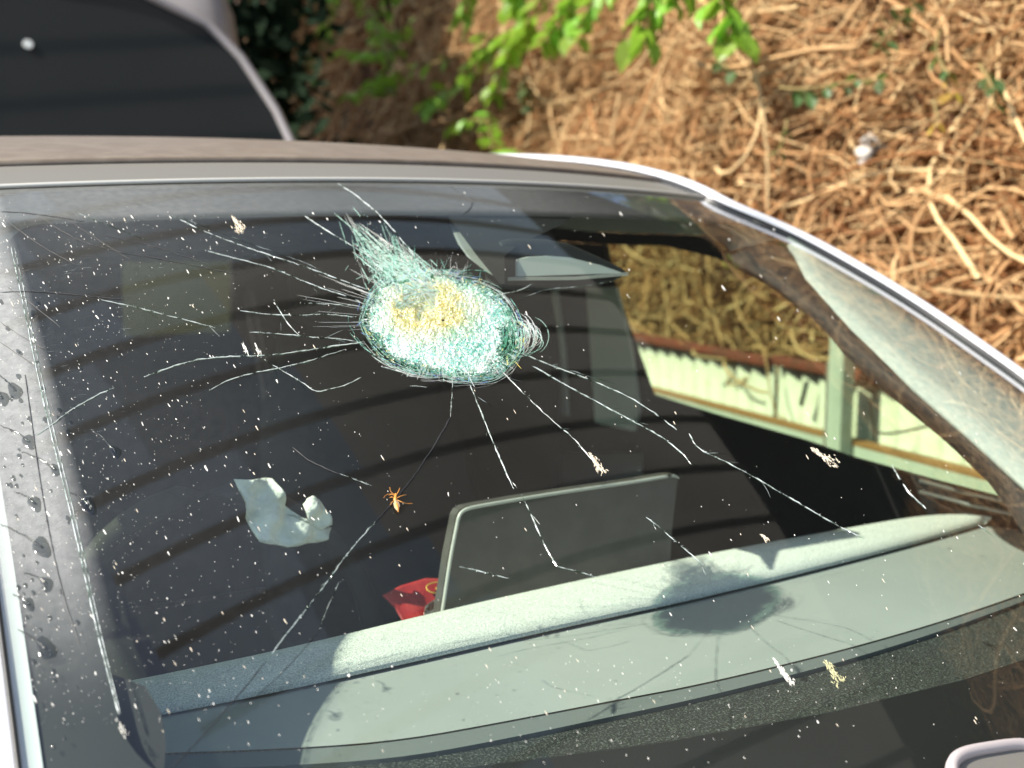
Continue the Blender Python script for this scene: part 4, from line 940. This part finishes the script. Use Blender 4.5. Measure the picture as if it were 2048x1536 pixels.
for (pts, r0_, m_) in [c for c in CR if c[2] == 'crack' and len(c[0]) > 3]:
    P_ = smoothed(pts, 2); L_ = np.linalg.norm(P_[-1]-P_[0])
    for _ in range(int(L_/110)+1):              # short hair cracks leaving the main one at a shallow angle
        i = int(rng.integers(2, len(P_)-2)); d_ = P_[i+1]-P_[i-1]; d_ = d_/np.linalg.norm(d_); a_ = rng.choice([-1, 1])*rng.uniform(.25, .6)
        q_ = np.array([d_[0]*math.cos(a_)-d_[1]*math.sin(a_), d_[0]*math.sin(a_)+d_[1]*math.cos(a_)]); l_ = rng.uniform(12, 46)
        crack([P_[i], P_[i]+q_*l_*.5+rng.normal(0, 1.5, 2), P_[i]+q_*l_], .00022, 'crackfaint', .5)
sp_xy = np.concatenate([resample(smoothed(p, 2), int(np.linalg.norm(np.array(p[-1])-np.array(p[0]))/5)+2) for p, _, m_ in CR if m_ == 'crack'])
sp_xy = sp_xy[rng.random(len(sp_xy)) < .6]+rng.normal(0, 1.6, (int(0)+1, 2))
# long pale double line down the left border
for dx, r in ((0, .0005), (7, .0003)):
    crack([(22+dx, 495), (45+dx, 600), (75+dx, 750), (105+dx, 880), (135+dx, 1000), (165+dx, 1130), (200+dx, 1290), (238+dx*.5, 1430)], r, 'crack', .4, name='border_line')
crack([(50, 750), (85, 1000), (122, 1180), (160, 1290)], .0004, 'darkline', .3, name='border_line')

# fan of fine radiating cracks round the crater, joined: nobody could count them
CX, CY = 885., 645.
def poly_r(a):
    A = np.radians([0, 20, 45, 70, 90, 110, 135, 155, 180, 205, 225, 250, 270, 290, 315, 340, 360])
    R = np.array([150, 165, 150, 118, 104, 108, 122, 140, 163, 150, 122, 100, 95, 92, 108, 132, 150.])
    return np.interp(np.mod(a, 2*math.pi), A, R)          # angle measured with y down
def bunch(name, m_, gen, n, sides=3):
    b = MB(); allp = []; meta = []
    for _ in range(n):
        p, r = gen(); allp.append(p); meta.append((len(p), r))
    q = np.concatenate(allp); P = on_glass(q[:, 0], q[:, 1], rng.uniform(.0003, .0016, len(q))*0+.0006); k = 0
    for L, r in meta:
        rr = np.full(L, r); rr[-1] *= .3; b.tube(P[k:k+L], rr, sides, False); k += L
    return b.build(name, M[m_], ws, False, kind='stuff')
def ring_gen(fmin, fmax, rmin, rmax, wob=2.0, span=(.25, 1.5), bias=None):
    def g():
        a0 = rng.uniform(0, 2*math.pi) if bias is None else rng.normal(bias[0], bias[1]); L = rng.uniform(*span); n = max(6, int(L*16))
        a = a0+np.linspace(0, L, n)-L/2; f = rng.uniform(fmin, fmax)+np.linspace(0, rng.normal(0, .07), n)
        R = poly_r(a)*f+rng.normal(0, wob*.35, n)
        return np.stack([CX+R*np.cos(a), CY+R*np.sin(a)], 1), rng.uniform(rmin, rmax)
    return g
bunch('ring_crack', 'mintcrack', ring_gen(.5, 1.05, .00012, .00026, wob=1.2), 230)
bunch('ring_crack', 'shard', ring_gen(.6, 1.07, .0001, .0002, wob=1.0, span=(.15, 1.0)), 170)
bunch('ring_crack', 'tealcrack', ring_gen(.6, 1.1, .00016, .0003, wob=1.2), 90)
bunch('ring_crack', 'iri_blue', ring_gen(.8, 1.08, .0001, .00022, span=(.04, .2)), 110)
bunch('ring_crack', 'iri_gold', ring_gen(.7, 1.05, .0001, .00025, span=(.02, .12)), 130)
bunch('ring_crack', 'shard', ring_gen(.95, 1.10, .00012, .00024, span=(.4, 1.0), bias=(1.25, .5)), 16)
bunch('web_crack', 'shard', ring_gen(.08, .95, .00009, .0002, wob=1.6, span=(.15, .9)), 260)
bunch('web_crack', 'mintcrack', ring_gen(.1, .98, .0001, .00024, wob=1.6, span=(.15, .8)), 200)
def inrad():
    a = rng.uniform(0, 2*math.pi); f = np.linspace(rng.uniform(.15, .7), 1, 9)*rng.uniform(.9, 1.06); R = poly_r(a)*f
    return np.stack([CX+R*math.cos(a)+rng.normal(0, .6, 9), CY+R*math.sin(a)+rng.normal(0, .6, 9)], 1), rng.uniform(.0001, .00024)
bunch('web_crack', 'shard', inrad, 130)
# loose open rings on the right side of the crater
def loop_gen():
    cx, cy = 1030+rng.normal(0, 10), 672+rng.normal(0, 8); R1, R2 = rng.uniform(18, 48), rng.uniform(18, 46); a = rng.uniform(-1.6, -.4)+np.linspace(0, rng.uniform(1.2, 2.8), 18)
    return np.stack([cx+R1*np.cos(a), cy+R2*np.sin(a)], 1), rng.uniform(.00018, .00034)
bunch('loop_crack', 'shard', loop_gen, 20); bunch('loop_crack', 'mintcrack', loop_gen, 12)
def rad_gen(alo, ahi, llo, lhi, r0=.9, rmax=.00035):
    def g():
        a = math.radians(rng.uniform(alo, ahi)); R = poly_r(a)*r0; L = rng.uniform(llo, lhi)*rng.uniform(.3, 1); n = 8; k = np.linspace(0, 1, n)
        x = CX+(R+L*k)*math.cos(a)+rng.normal(0, .3, n); y = CY+(R+L*k)*math.sin(a)+rng.normal(0, .25, n); return np.stack([x, y], 1), rng.uniform(.00012, rmax)
    return g
bunch('radial_crack', 'shard', rad_gen(172, 222, 40, 190, rmax=.00026), 24)
bunch('radial_crack', 'mintcrack', rad_gen(0, 360, 5, 28), 90)
bunch('radial_crack', 'shard', rad_gen(20, 160, 8, 40), 34)
# spray of crushed glass to the upper left of the crater
def spray_gen(spread, rl, rh):
    tips = np.array([(693, 432), (735, 470), (775, 455), (800, 490), (830, 505), (760, 500), (715, 500)])
    def g():
        T = tips[rng.integers(len(tips))]+rng.normal(0, 9, 2); B0 = np.array([800+rng.normal(20, 40), 572+rng.normal(0, 10)])
        f0 = rng.beta(1.0, 2.2)*.9; f1 = min(1, f0+rng.uniform(.08, .4)); n = 6; k = np.linspace(f0, f1, n)[:, None]
        return B0+(T-B0)*k+rng.normal(0, spread*.35, (n, 2)), rng.uniform(rl, rh)
    return g
bunch('glass_spray', 'mintcrack', spray_gen(.35, .00015, .00045), 300)
bunch('glass_spray', 'shard', spray_gen(.35, .0001, .0003), 240)
bunch('glass_spray', 'tealcrack', spray_gen(.35, .0002, .0005), 90)
def tuft_gen():
    a = math.radians(rng.uniform(235, 345)); L = rng.uniform(8, 38); k = np.linspace(0, 1, 5)[:, None]
    p0 = np.array([880+rng.normal(0, 26), 556+rng.normal(0, 4)]); return p0+k*L*np.array([math.cos(a), math.sin(a)])+rng.normal(0, .4, (5, 2)), rng.uniform(.00012, .0003)
bunch('glass_spray', 'shard', tuft_gen, 30); bunch('glass_spray', 'tealcrack', tuft_gen, 16)

# crushed middle: a raised, pitted skin
na, nf = 460, 110
A = np.linspace(0, 2*math.pi, na, endpoint=False); Fr = np.linspace(.01, 1.0, nf)**.8
aa, ff = np.meshgrid(A, Fr); R = poly_r(aa)*ff*(1+.02*np.sin(aa*23)*ff)
X = CX+R*np.cos(aa)+rng.normal(0, .8, aa.shape); Y = CY+R*np.sin(aa)+rng.normal(0, .8, aa.shape)
def vnoise(x, y, sc_, seed):
    g = np.random.default_rng(seed).random((64, 64)); u = (x/sc_) % 63; v = (y/sc_) % 63; i = u.astype(int); j = v.astype(int); fu, fv = u-i, v-j; fu = fu*fu*(3-2*fu); fv = fv*fv*(3-2*fv)
    return (g[i, j]*(1-fu)+g[i+1, j]*fu)*(1-fv)+(g[i, j+1]*(1-fu)+g[i+1, j+1]*fu)*fv
hgt = .0006+.0008*(vnoise(X, Y, 9, 1)-.5)*(1-ff**3)+.0008*(vnoise(X, Y, 4, 2)-.5)-.006*np.exp(-(((X-835)/32)**2+((Y-610)/34)**2))*vnoise(X, Y, 12, 5)*1.4
hgt = hgt+.0022*np.maximum(0, 1-ff)
V = on_glass(X.ravel(), Y.ravel(), hgt.ravel())
cr_ = mesh('crushed_centre', V, grid_faces(na, nf, 0, True), M['crater'], ws, False, kind='stuff')
yel = np.exp(-(((X-858)/88)**2+((Y-618)/62)**2)**1.3)*1.3*(.55+.9*vnoise(X, Y, 18, 3)); yel = np.clip(yel*1.15-.12, 0, 1)
den = np.clip(1.08-.85*ff**3.2+.35*(vnoise(X, Y, 20, 4)-.5), .35, 1.2)
hole = np.exp(-(((X-1030)/30)**2+((Y-680)/26)**2)); den = den-.75*hole
at = cr_.data.color_attributes.new('zone', 'FLOAT_COLOR', 'POINT')
ringv = vnoise(np.mod(aa*170, 560)+ff*30, ff*420, 7, 8)*.55+vnoise(X, Y, 26, 9)*.45
at.data.foreach_set('color', np.stack([yel.ravel(), den.ravel(), ringv.ravel(), 1+0*yel.ravel()], 1).astype(np.float32).ravel())
# loose shards
def flakes(name, m_, xy, size, h, parent=ws, elong=None, **pr):
    n = len(xy); P = on_glass(xy[:, 0], xy[:, 1], np.full(n, h)); V = np.zeros((n, 3, 3)); 
    for k in range(3): V[:, k] = P+rng.normal(0, 1, (n, 3))*np.asarray(size).reshape(-1, 1)
    return mesh(name, V.reshape(-1, 3), np.arange(3*n).reshape(-1, 3), M[m_], parent, False, kind='stuff', **pr)
def disc_xy(n, f=1.0):
    a = rng.uniform(0, 2*math.pi, n); r = np.sqrt(rng.random(n))*poly_r(a)*f; return np.stack([CX+r*np.cos(a), CY+r*np.sin(a)], 1)
flakes('glass_shard', 'shard', disc_xy(2200, .95), .0003, .0026); flakes('glass_shard', 'mintcrack', disc_xy(1500, 1.02), .0005, .002)
flakes('glass_shard', 'iri_gold', disc_xy(350, 1.02), .0005, .0028); flakes('glass_shard', 'iri_blue', disc_xy(220, 1.05), .0004, .0028)
_tp = np.array([(693, 432), (735, 470), (775, 455), (800, 490), (830, 505), (760, 500), (715, 500), (690, 380), (740, 410)])
_k = rng.beta(1.1, 2.2, 1500)[:, None]; _T = _tp[rng.integers(0, 9, 1500)]; q = (np.array([815, 572])+rng.normal(0, 1, (1500, 2))*np.array([30, 8]))*(1-_k)+_T*_k+rng.normal(0, 5, (1500, 2))
flakes('glass_shard', 'shard', q[:900], .0004, .0008); flakes('glass_shard', 'mintcrack', q[900:], .0006, .0006)
q = np.stack([rng.normal(880, 40, 160), rng.normal(535, 22, 160)], 1); flakes('glass_shard', 'shard', q, .0003, .0007)

flakes('crack_sparkle', 'shard', sp_xy+rng.normal(0, 1.3, sp_xy.shape), .00034, .0006)
# ============================================================ DIRT ON THE GLASS
def specks(xy, ln, wd, ang, hgt=.0004):
    """thin raised flecks: low six sided domes stretched along ang (pixel direction)"""
    n = len(xy); e = np.stack([np.cos(ang), np.sin(ang)], 1); f = np.stack([-e[:, 1], e[:, 0]], 1); k6 = 6
    Q = []
    for k in range(k6):
        a = 2*math.pi*k/k6; rr = rng.uniform(.6, 1.2, n)[:, None]
        Q.append(xy+(e*(ln[:, None])*math.cos(a)+f*(wd[:, None])*math.sin(a))*rr)
    Q = np.stack(Q+[xy], 1).reshape(-1, 2); hh_ = np.tile(np.array([.00005]*k6+[hgt]), n)
    P = on_glass(Q[:, 0], Q[:, 1], hh_); F_ = []
    for i in range(n):
        o_ = i*(k6+1); F_ += [(o_+k, o_+(k+1) % k6, o_+k6) for k in range(k6)]
    return P, F_
def inside(q):
    s_, t_ = st_of(q[:, 0], q[:, 1]); return (s_ > -.99) & (s_ < .97) & (t_ > .0) & (t_ < .985)
def scatter(n, fn):
    q = fn(n); return q[inside(q)]
base_a = math.atan2(.84, .54)
q = np.concatenate([scatter(520, lambda n: np.stack([rng.uniform(0, 2048, n), rng.uniform(370, 1536, n)], 1)),
                    scatter(1500, lambda n: np.stack([np.abs(rng.normal(60, 300, n)), rng.uniform(430, 1450, n)], 1)),
                    scatter(260, lambda n: np.stack([rng.normal(1150, 350, n), rng.normal(1380, 80, n)], 1))])
n = len(q); sz = .52*rng.lognormal(0, .6, n)
P, F_ = specks(q, np.clip(1.15*sz*rng.choice([1, 1, 1.8, 3.2], n), .5, 9), np.clip(.8*sz, .4, 3), base_a+rng.normal(0, .12, n))
mesh('dust_speck', P, F_, M['dust'], None, False, kind='stuff', label='fine white dust specks and short streaks scattered all over the cracked windscreen', category='dust')
q = scatter(90, lambda n: np.stack([rng.uniform(0, 2048, n), rng.uniform(430, 1536, n)], 1)); n = len(q)
P, F_ = specks(q, rng.uniform(2.5, 7, n), rng.uniform(.6, 1.2, n), base_a+rng.normal(0, .07, n))
mesh('dirt_streak', P, F_, M['dusttan'], None, False, kind='stuff', label='short tan dirt streaks slanting down to the right across the cracked windscreen', category='dirt streaks')
# horizontal wiper smears at the left
q = scatter(420, lambda n: np.stack([np.abs(rng.normal(0, 110, n))+40, rng.uniform(520, 1050, n)], 1)); n = len(q)
P, F_ = specks(q, rng.uniform(3, 14, n), rng.uniform(.1, .25, n), rng.normal(-.12, .06, n), .0001)
mesh('wiper_smear', P, F_, M['crackfaint'], None, False, kind='stuff', label='faint sideways wiper smears in the dust at the left of the windscreen', category='smears')

def splat(label, x, y, L, W, m_, ang, nn=80):
    t_ = rng.beta(1.3, 1.3, nn); e = np.array([math.cos(ang), math.sin(ang)]); f = np.array([-e[1], e[0]])
    q = np.array([x, y])+((t_-.5)*L)[:, None]*e+(rng.normal(0, 1, nn)*W*(.15+.85*t_)*.5)[:, None]*f
    P, F_ = specks(q, rng.uniform(2, 8, nn)*.9, rng.uniform(.25, .9, nn), ang+rng.normal(0, .3, nn), .0007)
    mesh('splat', P, F_, M[m_], None, False, label=label, category='splat', group='dried splats on the windscreen')
splat('tan comet shaped splat under the top border, left of the crater', 475, 449, 42, 14, 'dusttan', base_a)
splat('pale splat at the lower end of the crack above the display screen', 1192, 926, 52, 11, 'dusttan', base_a)
splat('tan splat on the dark right part of the glass near the door window', 1648, 914, 66, 14, 'dusttan', .62)
splat('straw yellow splat on the line between the smooth and the grained dashboard', 1666, 1345, 62, 16, 'straw', .95)
splat('whitish streaky splat left of the straw yellow one', 1566, 1345, 66, 8, 'dust', .98)
splat('small bright splat low in the dark glass above the band shadow', 1530, 1076, 22, 8, 'dusttan', .8, 24)
splat('bright glinting double streak left of the crater', 490, 697, 26, 5, 'dust', 1.15, 26)
splat('bright short streak beside the double streak', 516, 700, 24, 5, 'dust', 1.15, 22)
splat('pale fleck cluster near the end of the pale line at the bottom left', 242, 1455, 40, 9, 'dust', 1.05, 30)

# water drops on the left border
def drop(x, y, r, tail=None, label='small round water drop on the lower left border of the windscreen', group='small round water drops'):
    ns_, nr_ = 14, 5; Q = []; Hh = []
    e = np.array([math.cos(base_a), math.sin(base_a)]); f = np.array([-e[1], e[0]])
    for j in range(nr_):
        ph = j/(nr_-1)*math.pi/2
        for k in range(ns_):
            a = 2*math.pi*k/ns_; w_ = 1+.12*math.sin(3*a+x); Q.append(np.array([x, y])+e*r*1.15*math.cos(ph)*math.cos(a)*w_+f*r*.85*math.cos(ph)*math.sin(a)*w_); Hh.append(.00003+.0007*math.sin(ph)*(r/12)**.6)
    Q = np.array(Q); V = on_glass(Q[:, 0], Q[:, 1], np.array(Hh)); o = mesh('water_drop', V, grid_faces(ns_, nr_, 0, True), M['wet'], None, True, label=label, category='water drop', group=group)
    if tail:
        p = smoothed([(x, y), ((x+tail[0])/2+3, (y+tail[1])/2-4), tail], 2); n = len(p); p = p+rng.normal(0, .9, p.shape)
        b = MB(); b.tube(on_glass(p[:, 0], p[:, 1], [.0003]*n), np.linspace(.0010, .0004, n), 6); tt = b.build('tail', M['wet'], o, True)
for lab, x, y, r, tl in [
    ('big teardrop of water at the top of the left row', 30, 782, 16, (-12, 745)),
    ('round headed drop touching the photograph edge beside the pale crack', 6, 797, 14, (-30, 770)),
    ('teardrop just left of the pale crack end, long thin tail', 58, 884, 14, (2, 852)),
    ('dark teardrop crossing the pale line, third from the top', 112, 940, 12, (45, 905)),
    ('teardrop with a pale speck at the top of its tail', 70, 1008, 15, (30, 984)),
    ('largest teardrop in the left row, long tail from the glass edge', 84, 1095, 20, (2, 1050)),
    ('narrow teardrop below the largest one', 94, 1168, 14, (48, 1146)),
    ('teardrop second from the bottom of the left row', 58, 1209, 13, (26, 1190)),
    ('wide teardrop lowest in the left row', 92, 1297, 22, (36, 1260)),
    ('faint teardrop inside the glass area right of the pale line', 232, 904, 12, (180, 860)),
    ('faint wet smear right of the pale line above the clear glass', 178, 1012, 17, (140, 985))]:
    drop(x, y, r, tl, lab, 'teardrops of water down the left border')
k = 0
while k < 62:
    x, y = abs(rng.normal(55, 60)), rng.uniform(600, 1500)
    s_, t_ = st_of([x], [y])
    if s_[0] < -.985 or x > 230: continue
    drop(x, y, rng.uniform(2.8, 6.5)); k += 1

# ============================================================ INSECT
ins = thing('insect', 'small orange winged insect lying dead on the middle of the windscreen', 'insect')
def g1_(x, y, h): return on_glass([x], [y], [h])[0]
prof = [(790, 990, .5), (791, 993, 2.6), (790.5, 996, 2.2), (790, 999, 2.9), (790, 1003, 3.6), (790.5, 1006, 1.8), (791.5, 1008, 1.5), (793, 1014, 3.2), (794.5, 1020, 3.0), (795.5, 1025, 1.4), (796, 1028, .3)]
P = np.array([g1_(x, y, .0018) for x, y, _ in prof]); b = MB(); b.tube(P, [r*.00044 for *_, r in prof], 10); b.build('body', M['insect'], ins, True)
for pts in ([(791, 995), (796, 989), (800, 976)], [(792, 1000), (804, 997), (813, 990)], [(793, 1003), (803, 1011), (814, 1008), (825, 1007)],
            [(789, 996), (782, 994), (778, 991)], [(789, 1000), (782, 1000), (779, 996)], [(788, 1006), (783, 1010), (780, 1012)]):
    P = smoothed([g1_(x, y, h) for (x, y), h in zip(pts, [.0018, .0035, .0003, .0002][:len(pts)-1]+[.0002])], 1); b = MB(); b.tube(P, np.linspace(.0004, .00022, len(P)), 5); b.build('leg', M['insect'], ins, True)
for pts in ([(789, 992), (778, 991), (770, 994), (767, 999)], [(789, 992), (781, 988), (779, 978)]):
    P = smoothed([g1_(x, y, .0018) for x, y in pts], 1); b = MB(); b.tube(P, .00017, 4); b.build('antenna', M['insect'], ins, True)
for sx, pts in ((-1, [(789, 1003), (786, 1012), (788, 1020), (793, 1026), (794, 1015)]), (1, [(791, 1003), (797, 1010), (799, 1017), (796, 1022), (792, 1014)])):
    V = [g1_(x, y, .0026) for x, y in pts]; o = mesh('wing', V, [tuple(range(5))], M['wing'], ins); solid(o, .0001)
